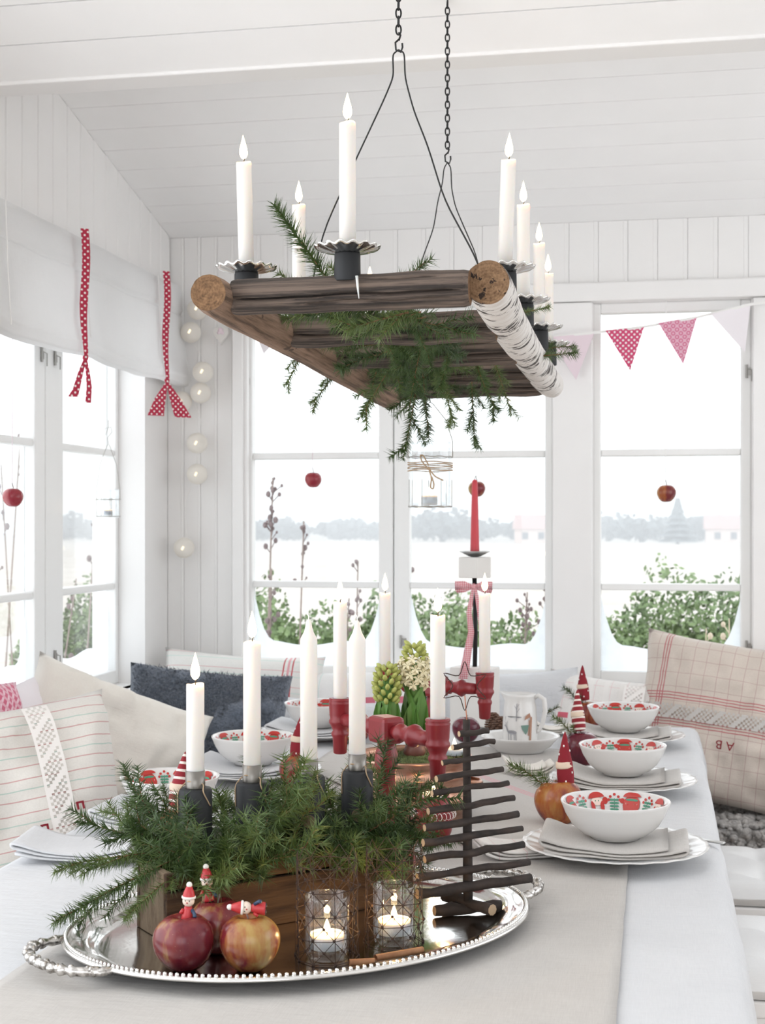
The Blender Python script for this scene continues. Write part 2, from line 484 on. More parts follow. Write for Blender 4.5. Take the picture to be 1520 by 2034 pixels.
# ---- back wall with beadboard
def wall_boxes(mb, rects, y0, y1):
    for x0, x1, z0, z1 in rects: mb.box(((x0 + x1) / 2, (y0 + y1) / 2, (z0 + z1) / 2), (x1 - x0, y1 - y0, z1 - z0))
WT, WB = 1.955, .80           # window opening top and bottom
wb = MB()
wall_boxes(wb, [(XL - .2, -1.31, 0, 2.5), (-1.31, XR, WT, 2.5), (-1.31, XR, 0, WB), (-.305, -.18, WB, WT), (.283, XR, WB, WT)], YB + .012, YB + .16)
wall_back = structure(wb.build('wall_back', 'white_paint'))
def bead_mesh(w, h, t=.012):
    g = .0006
    m = MB().box((0, t / 2, h / 2), (w - g, t, h), 0, .0016)
    m.tube([(w * .36, .0008, 0), (w * .36, .0008, h)], .0022, 6)
    return m.mesh('board', 'white_paint', False)
top_h = ceil_z(YB) - 2.012
bt = bead_mesh(.088, top_h)
x = -1.266
while x < XR:
    link('board', bt, wall_back, (x, YB, 2.012))
    x += .088
bfull = bead_mesh(.055, ceil_z(YB) - .46)
for k in range(4): link('board', bfull, wall_back, (XL + .028 + k * .055, YB, .46))
structure(MB().box(((-1.31 + XR) / 2, YB - .006, 1.984), (XR + 1.31, .042, .056), 0, .004).build('trim_2', 'white_paint'))
t3 = MB(); t3.box((-1.292, YB - .004, 1.38), (.036, .034, 1.148), 0, .004); t3.box((-1.269, YB + .005, 1.38), (.012, .03, 1.148), 0, .003)
structure(t3.build('trim_3', 'white_paint'))
structure(MB().box((-.2425, YB - .004, 1.38), (.118, .034, 1.148), 0, .003).build('trim_4', 'white_paint'))
structure(MB().box((.345, YB - .004, 1.38), (.118, .034, 1.148), 0, .003).build('trim_5', 'white_paint'))

# ---- left wall
wl = MB()
def wl_box(y0, y1, z0, z1): wl.box((XL - .085, (y0 + y1) / 2, (z0 + z1) / 2), (.17, y1 - y0, z1 - z0))
wl_box(4.135, YB + .012, 0, 2.3); wl_box(2.2, 4.135, 0, WB); wl_box(2.2, 4.135, WT, 2.02); wl_box(2.2, 3.08, WB, WT)
wl.add([(XL - .17, 2.2, 2.02), (XL, 2.2, 2.02), (XL, YB, 2.02), (XL - .17, YB, 2.02), (XL - .17, 2.2, 2.75), (XL, 2.2, 2.75), (XL, YB, 2.22), (XL - .17, YB, 2.22)],
       [(0, 4, 5, 1), (1, 5, 6, 2), (2, 6, 7, 3), (3, 7, 4, 0), (4, 7, 6, 5)])
wall_left = structure(wl.build('wall_left', 'white_paint'))
for k in range(24):
    y0 = YB - .004 - .09 * (k + 1); y1 = y0 + .0855
    if y0 < 2.25: break
    zt0 = min(ceil_z(y0), 2.62); zt1 = min(ceil_z(y1), 2.62); b0 = 2.0; t = .011; e = .003
    m = MB().add([(XL, y0, b0), (XL + t - e, y0, b0), (XL + t, y0 + e, b0), (XL + t, y1 - e, b0), (XL + t - e, y1, b0), (XL, y1, b0),
                  (XL, y0, zt0), (XL + t - e, y0, zt0), (XL + t, y0 + e, zt0), (XL + t, y1 - e, zt1), (XL + t - e, y1, zt1), (XL, y1, zt1)],
                 [(0, 1, 7, 6), (1, 2, 8, 7), (2, 3, 9, 8), (3, 4, 10, 9), (4, 5, 11, 10)])
    m.build('board', 'white_paint', wall_left)

wr_ = MB()  # unseen wall, added to hold back daylight; its opening lights the left wall
for y0, y1, z0_, z1_ in ((-.7, 4.4, 0, .85), (-.7, 4.4, 1.98, 3.7), (-.7, 1.6, .85, 1.98), (3.95, 4.4, .85, 1.98)): wr_.box((XR + .05, (y0 + y1) / 2, (z0_ + z1_) / 2), (.1, y1 - y0, z1_ - z0_))
structure(wr_.build('unseen_wall_right', 'white_paint'))
wf = MB()  # unseen wall added behind the camera to cut frontal light, with an opening
for x0, x1, z0_, z1_ in ((-1.7, 1.7, 0, .85), (-1.7, 1.7, 2.1, 3.75), (-1.7, -.9, .85, 2.1), (.9, 1.7, .85, 2.1)): wf.box(((x0 + x1) / 2, -.6, (z0_ + z1_) / 2), (x1 - x0, .12, z1_ - z0_))
structure(wf.build('unseen_wall_front', 'white_paint'))

# ---- windows
def window(name, loc, rz, w, gx0, gx1, hinge=1, frost=True):
    """casement in local x (width w) and z, glass between gx0 and gx1"""
    root = bpy.data.objects.new(name, None); C.objects.link(root); root.location = loc; root.rotation_euler = (0, 0, rz); structure(root)
    d, yc = .045, .0225; zb, zt = WB + .04, WT - .03
    for a, b in ((0, gx0), (gx1, w)):
        MB().box(((a + b) / 2, yc, (WB + WT) / 2), (b - a, d, WT - WB), 0, .004).build('stile', 'frame_paint', root)
    for a, b in ((WB, zb), (zt, WT)):
        MB().box(((gx0 + gx1) / 2, yc, (a + b) / 2), (gx1 - gx0, d, b - a), 0, .003).build('rail', 'frame_paint', root)
    for z in (1.502, 1.096):
        MB().box(((gx0 + gx1) / 2, yc, z), (gx1 - gx0, d * .8, .021), 0, .004).build('muntin', 'frame_paint', root)
    for a, b in ((zb, 1.0855), (1.1065, 1.4915), (1.5125, zt)):
        MB().box(((gx0 + gx1) / 2, .03, (a + b) / 2), (gx1 - gx0, .003, b - a)).build('pane', 'window_glass', root)
    if frost:     # sprayed snow along the foot of the lowest pane, rising at the corners
        n = 26; vs = []; fs = []
        for i in range(n + 1):
            s = i / n; e = min(s, 1 - s); top = zb + .07 + .15 * max(0, 1 - e / .16) ** 2.2 + .008 * math.sin(9 * s + gx0 * 20)
            xx = gx0 + (gx1 - gx0) * s
            vs += [(xx, .0275, zb), (xx, .0275, top), (xx, .0268, zb), (xx, .0268, top)]
        for i in range(n):
            a = i * 4; b = a + 4
            fs += [(a, b, b + 1, a + 1), (a + 2, a + 3, b + 3, b + 2), (a + 1, b + 1, b + 3, a + 3)]
        o = MB().add(vs, fs).build('sprayed_snow', 'pane_frost', root)
    xh = gx1 + (w - gx1) * .55 if hinge > 0 else gx0 * .45
    for z in (.92, 1.74):
        m = MB().tube([(xh, -.004, z - .02), (xh, -.004, z + .02)], .0035, 8); m.box((xh + .008, -.001, z), (.018, .003, .022)); m.tube([(xh + .002, -.005, z + .008), (xh + .014, -.012, z + .004), (xh + .014, -.012, z - .03)], .0016, 6)
        m.build('window_catch', 'galvanised_wire', root)
    return root
window('window_1', (-1.30, YB + .02, 0), 0, .50, .045, .454, -1)
window('window_2', (-.797, YB + .02, 0), 0, .492, .049, .469, -1)
window('window_3', (-.182, YB + .02, 0), 0, .465, .023, .435, 1)
window('window_4', (XL - .085, 3.605, 0), R(90), .53, .115, .51, -1)
window('window_5', (XL - .085, 3.08, 0), R(90), .52, .05, .455, 1)
sill = MB(); sill.box((-.5, YB - .03, WB - .012), (1.66, .10, .024), 0, .004)
structure(sill.build('trim_6', 'white_paint'))
structure(MB().box((XL + .02, 3.6, WB - .012), (.10, 1.1, .024), 0, .004).build('trim_7', 'white_paint'))

# ---------------------------------------------------------------- benches along the walls
def bench(name, label, loc, length, depth, rz):
    t = thing(name, label, 'bench', loc, rz)
    MB().box((length / 2, depth / 2, .43), (length, depth, .035), 0, .005).build('seat', 'white_paint', t)
    n = int(length / .1); w = length / n
    bm_ = MB().box((0, 0, .2065), (w - .004, .016, .411), 0, .002).mesh('front_board', 'white_paint')
    for k in range(n): link('front_board', bm_, t, (w * (k + .5), .012, 0))
    MB().box((length / 2, .008, .385), (length, .02, .05), 0, .003).build('front_rail', 'white_paint', t)
    return t
bench('bench', 'white panelled bench built along the back wall under the windows', (XL + .01, 3.91, 0), 2.9, .40, 0)
bench('bench', 'white panelled bench built along the left wall under the blind', (XL + .45, 2.2, 0), 1.69, .43, R(90))

# ================================================================ outside
gm = MB(); gm.grid(8, 24, lambda u, v: (-200 + 400 * u, 4.6 + 600 * v ** 3, -.45 - .65 * min(1, v ** 3 * 2.6)))
structure(gm.build('ground', 'meadow'))
rnd = random.Random(5)
def leaf_cloud(mb, c, r, n, size, rg, flat=.6):
    for _ in range(n):
        while True:
            p = Vector((rg.uniform(-1, 1), rg.uniform(-1, 1), rg.uniform(-1, 1)))
            if .35 < p.length < 1: break
        k = 1 + .35 * nz((p.x * 2 + c[0], p.y * 2 + c[1], p.z * 2))
        q = Vector((c[0] + p.x * r[0] * k, c[1] + p.y * r[1] * k, c[2] + p.z * r[2] * k))
        a = Vector((rg.gauss(0, 1), rg.gauss(0, 1), rg.gauss(0, 1))).normalized(); b = a.orthogonal().normalized()
        s = size * rg.uniform(.6, 1.3)
        mb.add([q - a * s, q + b * s * flat, q + a * s, q - b * s * flat], [(0, 1, 2, 3)])
ORD = ('first', 'second', 'third', 'fourth', 'fifth', 'sixth', 'seventh', 'eighth', 'ninth', 'tenth')
shr = [(-2.75, 8.6, .62, .75), (-2.2, 8.2, .55, .65), (-1.55, 8.9, .62, .7), (-1.05, 8.3, .55, .62), (-.45, 9.0, .48, .55), (.15, 8.4, .62, .8), (.62, 8.7, .58, .7), (1.05, 8.3, .5, .62), (-3.6, 9.0, .6, .7)]
shl = ['leftmost evergreen shrub seen through the first back window', 'evergreen shrub low in the middle of the first back window', 'evergreen shrub at the right of the first back window', 'evergreen shrub at the left of the second back window', 'smaller evergreen shrub at the right of the second back window', 'large evergreen shrub at the left of the third back window', 'evergreen shrub in the middle of the third back window', 'evergreen shrub at the right of the third back window', 'evergreen shrub outside near the wall corner beyond the window casing']
for (x, y, r, hgt), lb in zip(shr, shl):
    t = thing('evergreen_shrub', lb, 'shrub', (x, y, -.5), 0, 'evergreen shrubs in the garden')
    m = MB(); leaf_cloud(m, (0, 0, .40 + hgt * .40), (r * 1.1, r * .8, hgt), 13000, .020, rnd); stuff(m.build('foliage', 'shrub_leaf', t))
    MB().tube([(0, 0, -.02), (0.02, 0, .5), (0, 0, .9)], [.03, .02, .01], 6).build('stem', 'bare_twig', t)
def stalk(x, y, z1, lean, heads, label, mat='dry_seed', zb=-.5, rad=.006):
    t = thing('dry_stalk', label, 'plant', (x, y, zb), 0, 'dry garden stalks')
    L = z1 - zb; rg = random.Random(int(x * 1000) + int(y * 77))
    MB().tube([(0, 0, -.02), (lean * .4, 0, L * .5), (lean, 0, L)], [rad, rad * .8, rad * .5], 5).build('stem', 'bare_twig' if mat == 'dry_seed' else 'dry_straw', t)
    m = MB()
    for k in range(heads):
        zz = L - rg.random() * .28; c = (lean * zz / L + rg.gauss(0, .018), rg.gauss(0, .014), zz)
        m.ball(c, rg.uniform(.004, .011), 6, 4, (1, 1, 1.3))
        m.tube([(lean * zz / L, 0, zz - .03), c], .002, 4, False)
    stuff(m.build('seed_head', mat, t))
for a in [(-1.52, 5.4, 1.47, -.1 + .15, 26, 'tallest dry stalk with dark seed head at the left of the first back window'), (-1.42, 5.5, 1.30, .05, 14, 'dry stalk with a lighter seed head beside the tallest stalk'), (-1.46, 5.2, 1.12, .04, 12, 'short dark dry stalk below the tallest one in the first back window'),
          (-1.2, 5.6, 1.14, .03, 8, 'small dry stalk in the middle of the first back window'), (-1.02, 5.7, 1.16, .02, 8, 'small dry stalk at the right of the first back window'), (-1.33, 5.8, .98, .08, 14, 'dark low dry stalk in front of the shrub of the first back window'),
          (-.55, 5.6, 1.02, .06, 26, 'dark dry stalk with drooping seed head in the second back window'), (-.46, 5.5, 1.06, .05, 22, 'dark taller dry stalk at the right of the second back window')]:
    stalk(*a)
for k, (x, z) in enumerate([(.02, .88), (.1, .8), (.16, .9), (.22, .84), (.27, .94), (.31, .86), (.36, .97), (.12, .72)]):
    stalk(x, 5.3 + .06 * (k % 3), z, .015 * (k % 4), 7, ORD[k] + ' thin pale reed outside the foot of the third back window', 'dry_straw', -.5, .004)
for k, (x, y, z, l) in enumerate([(-2.25, 4.55, 1.62, .12), (-2.2, 4.75, 1.5, -.1), (-2.1, 4.9, 1.35, .1), (-2.3, 4.3, 1.25, .2), (-2.28, 3.9, 1.3, -.1), (-2.2, 4.1, .95, .15), (-2.15, 4.6, 1.1, .2)]):
    stalk(x, y, z, l, 3, ORD[k] + ' bare thin garden twig outside the left wall windows', 'dry_seed', -.5, .005)
fars = ['round far tree on the skyline beyond the field', 'broad far tree on the skyline beyond the field', 'low far tree on the skyline beyond the field']
trees = []
for kind in range(3):
    t = thing('far_tree', fars[kind], 'tree', (0, 0, 0), 0, 'trees along the far edge of the field')
    m = MB(); wd, hg = ((3.4, 2.2), (5.0, 2.0), (4.2, 1.5))[kind]
    leaf_cloud(m, (0, 0, hg + .4), (wd, wd * .7, hg), 420, .55, rnd, .9); stuff(m.build('crown', 'far_leaf', t))
    MB().tube([(0, 0, -.6), (0, 0, hg)], [.22, .12], 6).build('trunk', 'bare_twig', t)
    trees.append(t)
used = [False] * 3
ORD = ('first', 'second', 'third', 'fourth', 'fifth', 'sixth', 'seventh', 'eighth', 'ninth', 'tenth')
seen = {}
for k in range(30):
    kind = rnd.randrange(3); x = -100 + k * 3.9 + rnd.uniform(-1, 1); y = 205 + rnd.uniform(0, 40); q = x / y
    w = 'left wall' if q < -.36 else 'first back' if -.31 < q < -.185 else 'second back' if -.19 < q < -.07 else 'third back' if -.05 < q < .07 else None
    if w is None: continue
    o = trees[kind] if not used[kind] else copy_tree(trees[kind])
    used[kind] = True; seen[w] = seen.get(w, 0) + 1
    o['label'] = ORD[seen[w] - 1] + ' tree from the left on the skyline of the ' + w + ' window'; o.location = (x, y, -1.1); s = rnd.uniform(.75, 1.15); o.scale = (s, s, s)
t = thing('far_spruce', 'tall pointed spruce on the skyline in the third back window', 'tree', (2.85, 180, -1.1))
m = MB()
for k in range(7):
    z0 = .4 + k * .72; m.lathe([(2.6 * (1 - k / 7.6), z0), (2.2 * (1 - k / 7.6), z0 + .1), (.25, z0 + 1.15)], 14, mod=lambda r, z, a, i: (r * (1 + .22 * math.sin(a * 5 + z * 7)), z))
m.build('crown', 'far_leaf', t); MB().tube([(0, 0, -.4), (0, 0, .8)], .25, 6).build('trunk', 'bare_twig', t)
for (x, y, w, lb) in ((-14.6, 190, 7, 'low pale cottage on the skyline in the second back window'), (10.3, 195, 7, 'low pale cottage on the skyline at the right of the spruce')):
    t = thing('cottage', lb, 'building', (x, y, -1.1))
    MB().box((0, 0, 1.0), (w, 5, 2.2)).build('wall', 'cottage_wall', t)
    MB().add([(-w / 2 - .3, -2.8, 2.0), (w / 2 + .3, -2.8, 2.0), (w / 2 + .3, 2.8, 2.0), (-w / 2 - .3, 2.8, 2.0), (-w / 2 - .3, 0, 3.9), (w / 2 + .3, 0, 3.9)], [(0, 1, 5, 4), (2, 3, 4, 5), (0, 4, 3), (1, 2, 5), (0, 3, 2, 1)]).build('roof', 'cottage_roof', t)
    for q in (-.3, 0, .3): MB().box((w * q, -2.52, 1.1), (.8, .06, .9)).build('window', 'cottage_window', t)
hz = bpy.data.materials.new('mist'); hz.use_nodes = True; hn = hz.node_tree
hn.nodes.remove(hn.nodes['Principled BSDF'])
vs_ = hn.nodes.new('ShaderNodeVolumeScatter'); vs_.inputs['Density'].default_value = .006; vs_.inputs['Color'].default_value = (.97, .98, 1, 1)
hn.links.new(vs_.outputs[0], hn.nodes['Material Output'].inputs['Volume']); MATS['mist'] = hz
stuff(tag(MB().box((-50, 240, 6), (500, 400, 22)).build('mist', 'mist'), 'pale winter mist over the field outside', 'mist'))

# ================================================================ table and cloths
TX0, TX1, TY0, TY1, TZ = -1.0, .092, .95, 3.86, .741
t = thing('dining_table', 'long wooden dining table hidden under the white tablecloth', 'table', ((TX0 + TX1) / 2, (TY0 + TY1) / 2, 0))
tw, tl = TX1 - TX0, TY1 - TY0
MB().box((0, 0, TZ - .024), (tw - .012, tl - .012, .035), 0, .004).build('tabletop', 'chair_wood', t)
lg = MB().lathe([(.03, 0), (.034, .1), (.028, .3), (.036, .5), (.036, TZ - .042)], 16).mesh('leg', 'chair_wood', True)
for sx in (-1, 1):
    for sy in (-1, 1): link('leg', lg, t, (sx * (tw / 2 - .09), sy * (tl / 2 - .12), 0))
def drape(name, mat, x0, x1, y0, y1, z, drop, nx, ny, label, cat, top_noise=.0025, gap=.004, edge_y0=False, thick=.0):
    m = MB(); W = x1 - x0; L = y1 - y0; rr = .018
    def one(s, lim):      # arc-length overrun -> outward, downward
        o = max(0.0, -s, s - lim)
        if o < rr * PI / 2: a = o / rr; return rr * math.sin(a), rr * (1 - math.cos(a)), o
        return rr, rr + (o - rr * PI / 2), o
    def fn(u, v):
        su = -drop + (W + 2 * drop) * u; sv = (-drop if edge_y0 else 0) + (L + drop * (2 if edge_y0 else 1)) * v
        ox, dx, au = one(su, W); oy, dy, av = one(sv, L)
        px = min(max(su, 0), W); py = min(max(sv, 0), L)
        wav = 0
        if au > 0: wav = (.5 + .5 * math.sin(py * 17 + 2.2 * math.sin(py * 5))) * min(1, au / .12) * .022
        if av > 0: wav = max(wav, (.5 + .5 * math.sin(px * 19)) * min(1, av / .12) * .03)
        px += (ox + (wav if su > W else 0)) * (1 if su > W else -1 if su < 0 else 0) - (wav if su < 0 else 0) * 1
        py += (oy + (wav if sv > L else 0)) * (1 if sv > L else -1 if sv < 0 else 0)
        zz = z + gap - max(dx, dy)
        if au == 0 and av == 0:
            k = nz((px * 5, py * 2.2, 1)) + .5 * nz((px * 9 + 3, py * 4, 4)) + .35 * nz((px * 5, py * 22, 9))
            zz += max(0, k) * top_noise
        return (x0 + px, y0 + py, zz)
    m.grid(nx, ny, fn)
    o = m.build(name, mat, None, True)
    return tag(o, label, cat)
drape('tablecloth', 'white_linen', TX0, TX1, TY0, TY1, TZ, .24, 110, 170, 'white linen tablecloth hanging over the edges of the long table', 'tablecloth')
TT = TZ + .0075               # top of the white cloth
def flat_cloth(name, mat, cx, cy, w, l, rz, z, label, cat, amp=.0012, hem=True):
    m = MB(); ca, sa = math.cos(rz), math.sin(rz)
    def fn(u, v, dz=0):
        x = (u - .5) * w; y = (v - .5) * l
        if hem: x += .0015 * nz((x * 3, y * 14, 5)) * (1 if abs(u - .5) > .49 else 0)
        e = min(u, 1 - u) * w
        return (x, y, dz + amp * max(0, nz((x * 7, y * 7, 3)) + .6 * nz((x * 4, y * 25, 2))))
    m.grid(50, 90, lambda u, v: fn(u, v, .0018)); m.grid(50, 90, lambda u, v: fn(u, v, 0), True)
    n1, n2 = 51, 91; A = n1 * n2
    ring = [i * n2 for i in range(n1)] + [50 * n2 + j for j in range(1, n2)] + [i * n2 + 90 for i in range(49, -1, -1)] + [j for j in range(89, 0, -1)]
    for i in range(len(ring)):
        a, b = ring[i], ring[(i + 1) % len(ring)]; m.f.append((a, a + A, b + A, b))
    o = m.build(name, mat, None, True, (cx, cy, z), (0, 0, rz))
    return tag(o, label, cat)
flat_cloth('table_runner', 'beige_linen', -.395, 2.2, .71, 2.4, 0, TT, 'beige linen runner down the middle of the white tablecloth', 'cloth')
flat_cloth('striped_towel', 'runner_stripe_cloth', -.325, 2.695, .75, .36, R(-57), TT + .0045, 'beige linen towel with thin red stripes laid across the runner', 'cloth')

# ---------------------------------------------------------------- stools with tufted cushions on the right
def stool(loc, label):
    t = thing('stool', label, 'stool', loc, 0, 'wooden stools at the right of the table')
    w, d = .46, .40
    MB().box((w / 2, 0, .405), (w, d, .03), 0, .004).build('seat_board', 'white_paint', t)
    for sx in (.04, w - .04):
        for sy in (-1, 1): MB().box((sx, sy * (d / 2 - .03), .195), (.036, .036, .39), 0, .004).build('leg', 'chair_wood', t)
    for sy in (-1, 1): MB().box((w / 2, sy * (d / 2 - .03), .17), (w - .11, .02, .035)).build('stretcher', 'chair_wood', t)
    MB().box((w / 2, -d / 2 + .012, .37), (w - .06, .018, .04)).build('apron', 'white_paint', t)
    return t
def seat_cushion(loc, label):
    t = thing('tufted_seat_cushion', label, 'cushion', loc, 0, 'white tufted seat cushions')
    w, d, th = .47, .41, .055; tufts = [(.13, -.1), (.34, -.1), (.13, .1), (.34, .1)]
    def top(u, v):
        x = u * w; y = (v - .5) * d; e = min(u, 1 - u, v, 1 - v)
        z = th * min(1, (e / .06)) ** .4 if e < .06 else th
        for a, b in tufts:
            r = math.hypot(x - a, y - b); z -= .022 * math.exp(-(r / .032) ** 2); z -= .006 * math.exp(-(min(abs(x - a), abs(y - b)) / .012) ** 2) * math.exp(-(r / .12) ** 2)
        return (x, y, max(z, .02) + .003 * nz((x * 14, y * 14, loc[1])))
    m = MB(); m.grid(44, 40, top); m.grid(44, 40, lambda u, v: (u * w, (v - .5) * d, .002 if min(u, 1 - u, v, 1 - v) > 0 else .02), True)
    m.build('cushion_body', 'tufted_cotton', t, True)
    for a, b in tufts: MB().ball((a, b, th - .021), .007, 10, 6, (1, 1, .5)).build('button', 'tufted_cotton', t, True)
    return t
for y, z, q in ((3.50, 0, 'beside the bench with grey sheepskin'), (2.85, 0, 'nearest the camera at the table edge')):
    stool((.125, y, z), 'brown wooden stool ' + q)
    seat_cushion((.12, y, .421), 'white tufted seat cushion on the stool ' + q)

# ================================================================ cushions
def pillow_mesh(w, h, t, seed=0, wr=.010, n=30, pinch=.07, sag=0.0):
    m = MB(); 
    def pt(u, v, s):
        a, b = 2 * u - 1, 2 * v - 1
        x = w / 2 * a * (1 - pinch * (1 - b * b)); y = h / 2 * b * (1 - pinch * (1 - a * a))
        f = (max(0, (1 - a ** 4)) * max(0, (1 - b ** 4))) ** .55
        z = s * t / 2 * f
        k = nz((a * 1.6 + seed * 3.1, b * 1.6, s * 2 + seed)) + .5 * nz((a * 4 + seed, b * 4, s)) 
        z += wr * 1.5 * k * f ** .4 + wr * .55 * nz((a * 9 + b * 3 + seed, b * 6 - a * 2, s)) * f ** .5 + .5 * wr * nz((a * 2 + b * 5, a - b, seed)) * (1 - f) * 1.2
        y -= sag * (1 - a * a) * max(0, b) * h
        return (x, y, z)
    m.grid(n, n, lambda u, v: pt(u, v, 1)); m.grid(n, n, lambda u, v: pt(u, v, -1), True)
    return m
def weld(o):
    bm = bmesh.new(); bm.from_mesh(o.data); bmesh.ops.remove_doubles(bm, verts=bm.verts, dist=.0006); bm.to_mesh(o.data); bm.free(); return o
def cushion(name, label, mat, w, h, t, loc, tilt, rz, roll, seed, wr=.01, sag=0.0):
    """a thing whose own frame is the cushion: x width, y height, z towards the front"""
    root = thing(name, label, 'cushion', (0, 0, 0))
    mt = Matrix.Translation(loc) @ Matrix.Rotation(rz, 4, 'Z') @ Matrix.Rotation(R(90) - tilt, 4, 'X') @ Matrix.Rotation(roll, 4, 'Z')
    root.matrix_world = mt; root.location = mt.to_translation(); root.rotation_euler = mt.to_euler()
    weld(pillow_mesh(w, h, t, seed, wr, 30, .07, sag).build('cover', mat, root, True))
    return root
GC = 'cushions on the wall benches'
def front_z(x, y, w, h, t):
    a, b = 2 * x / w, 2 * y / h
    return t / 2 * (max(0, 1 - a ** 4) * max(0, 1 - b ** 4)) ** .55
def lace(root, w, h, t, x0, x1, y0, y1, mat, holes=True):
    """a strip of net lace laid over the cushion front"""
    m = MB(); nx, ny = max(2, int((x1 - x0) / .006)), max(2, int((y1 - y0) / .006))
    def P(i, j):
        x = x0 + (x1 - x0) * i / nx; y = y0 + (y1 - y0) * j / ny
        return Vector((x, y, front_z(x, y, w, h, t) + .016 + .002 * nz((x * 20, y * 20, 1))))
    for i in range(nx):
        for j in range(ny):
            if (i + j) % 2 == 0 and 0 < i < nx - 1 and (i * 7 + j * 3) % 5 != 0 and holes: continue
            m.add([P(i, j), P(i + 1, j), P(i + 1, j + 1), P(i, j + 1)], [(0, 1, 2, 3)])
    return m.build('lace_band', mat, root)
c = cushion('striped_cushion', 'linen cushion with red and green stripes and a white lace band', 'striped_cushion_cloth', .50, .48, .17, (-1.255, 2.655, .69), R(20), R(48), R(4), 1, .022); c['group'] = GC
lace(c, .50, .48, .17, .03, .085, -.22, .21, 'felt_white')
for (x, y) in ((.012, -.03), (.022, -.055), (.105, -.03), (.095, 0.0)): 
    z = front_z(x, y, .5, .48, .17) + .020
    m = MB(); m.box((x, y, z), (.016, .004, .002)); m.box((x - .006, y - .007, z), (.004, .014, .002)); m.box((x + .006, y - .007, z), (.004, .014, .002))
    m.build('stitched_letter', 'felt_red', c)
c = cushion('cream_cushion', 'large plain cream linen cushion with a pointed upper corner', 'cream_linen', .46, .46, .16, (-1.285, 3.17, .695), R(18), R(40), R(-24), 2, .024); c['group'] = GC
c = cushion('fleece_cushion', 'dark blue-grey fluffy fleece cushion in the bench corner', 'blue_fleece', .45, .42, .16, (-1.20, 3.70, .695), R(26), R(18), R(-6), 3, .020); c['group'] = GC
m = MB(); rg = random.Random(3)
for _ in range(9000):
    x = rg.uniform(-.215, .215); y = rg.uniform(-.2, .2); z = front_z(x, y, .45, .42, .16)
    p = Vector((x * (1 - .07 * (1 - (y / .21) ** 2)), y * (1 - .07 * (1 - (x / .225) ** 2)), z + .004)); d = Vector((rg.gauss(x * 1.5, .6), rg.gauss(y * 1.5 - .3, .6), .9)).normalized() * rg.uniform(.008, .016); s = Vector((rg.gauss(0, 1), rg.gauss(0, 1), 0)).normalized() * .0016
    m.add([p - s, p + s, p + d], [(0, 1, 2)])
stuff(m.build('pile', 'blue_fleece', c))
c = cushion('pale_striped_cushion', 'pale cushion with thin stripes and a red striped end behind the fleece cushion', 'pale_striped_cloth', .50, .42, .15, (-1.24, 4.16, .69), R(14), R(6), R(-3), 4); c['group'] = GC
c = cushion('white_cushion', 'white cushion with a red woven edge under the first back window', 'white_red_edge_cloth', .40, .40, .14, (-.86, 4.17, .655), R(12), R(-4), R(4), 5); c['group'] = GC
c = cushion('white_cushion', 'plain white cushion lying low in front of the red edged one', 'white_linen', .46, .40, .16, (-.93, 4.0, .60), R(30), R(8), R(-4), 6); c['group'] = GC
c = cushion('white_cushion', 'plain white cushion behind the pale green hyacinth', 'white_linen', .42, .40, .14, (-.42, 4.17, .66), R(12), R(0), R(3), 7); c['group'] = GC
c = cushion('towel_cushion', 'white cushion with red check bands and lace behind the apples', 'towel_check_cloth', .38, .40, .14, (-.135, 4.15, .65), R(14), R(-6), R(-5), 8); c['group'] = GC
lace(c, .38, .40, .14, .04, .10, -.19, .17, 'felt_white')
c = cushion('checked_cushion', 'large beige checked cushion with red bands and a grey lace strip on the back bench', 'check_cloth', .52, .48, .18, (.20, 4.10, .725), R(16), R(-8), R(-7), 9, .022); c['group'] = GC
lace(c, .52, .48, .18, -.22, .235, -.022, .018, 'napkin_linen')
fc = bpy.data.curves.new('monogram', 'FONT'); fc.body = 'AB'; fc.size = .034; fc.extrude = .0006; fc.space_character = 1.5
fo = bpy.data.objects.new('monogram_source', fc); C.objects.link(fo)
me = bpy.data.meshes.new_from_object(fo.evaluated_get(bpy.context.evaluated_depsgraph_get())); bpy.data.objects.remove(fo)
me.materials.clear(); me.materials.append(MATS['felt_red'])
o = link('monogram', me, c, (.04, -.062, front_z(.02, -.07, .52, .48, .18) + .018), (R(-12), 0, R(180))); o['label'] = 'red embroidered letters AB upside down'
c = cushion('pale_checked_cushion', 'beige cushion cut off by the right edge beside the checked cushion', 'check_cloth', .42, .42, .16, (.52, 4.05, .69), R(20), R(-25), R(6), 10); c['group'] = GC
c = cushion('pink_print_cushion', 'bright pink printed cushion peeping in at the left edge', 'pink_print_cloth', .40, .40, .12, (-1.43, 2.78, .76), R(10), R(80), R(-8), 11); c['group'] = GC
c = cushion('pale_floral_cushion', 'pale pinkish cushion just behind the lace band cushion', 'white_pennant', .46, .42, .13, (-1.435, 2.99, .715), R(4), R(84), R(3), 12); c['group'] = GC
c = cushion('burgundy_cushion', 'dark burgundy cushion at the lower left edge of the picture', 'burgundy_cloth', .38, .30, .12, (-1.34, 2.42, .56), R(30), R(60), R(0), 13); c['group'] = GC

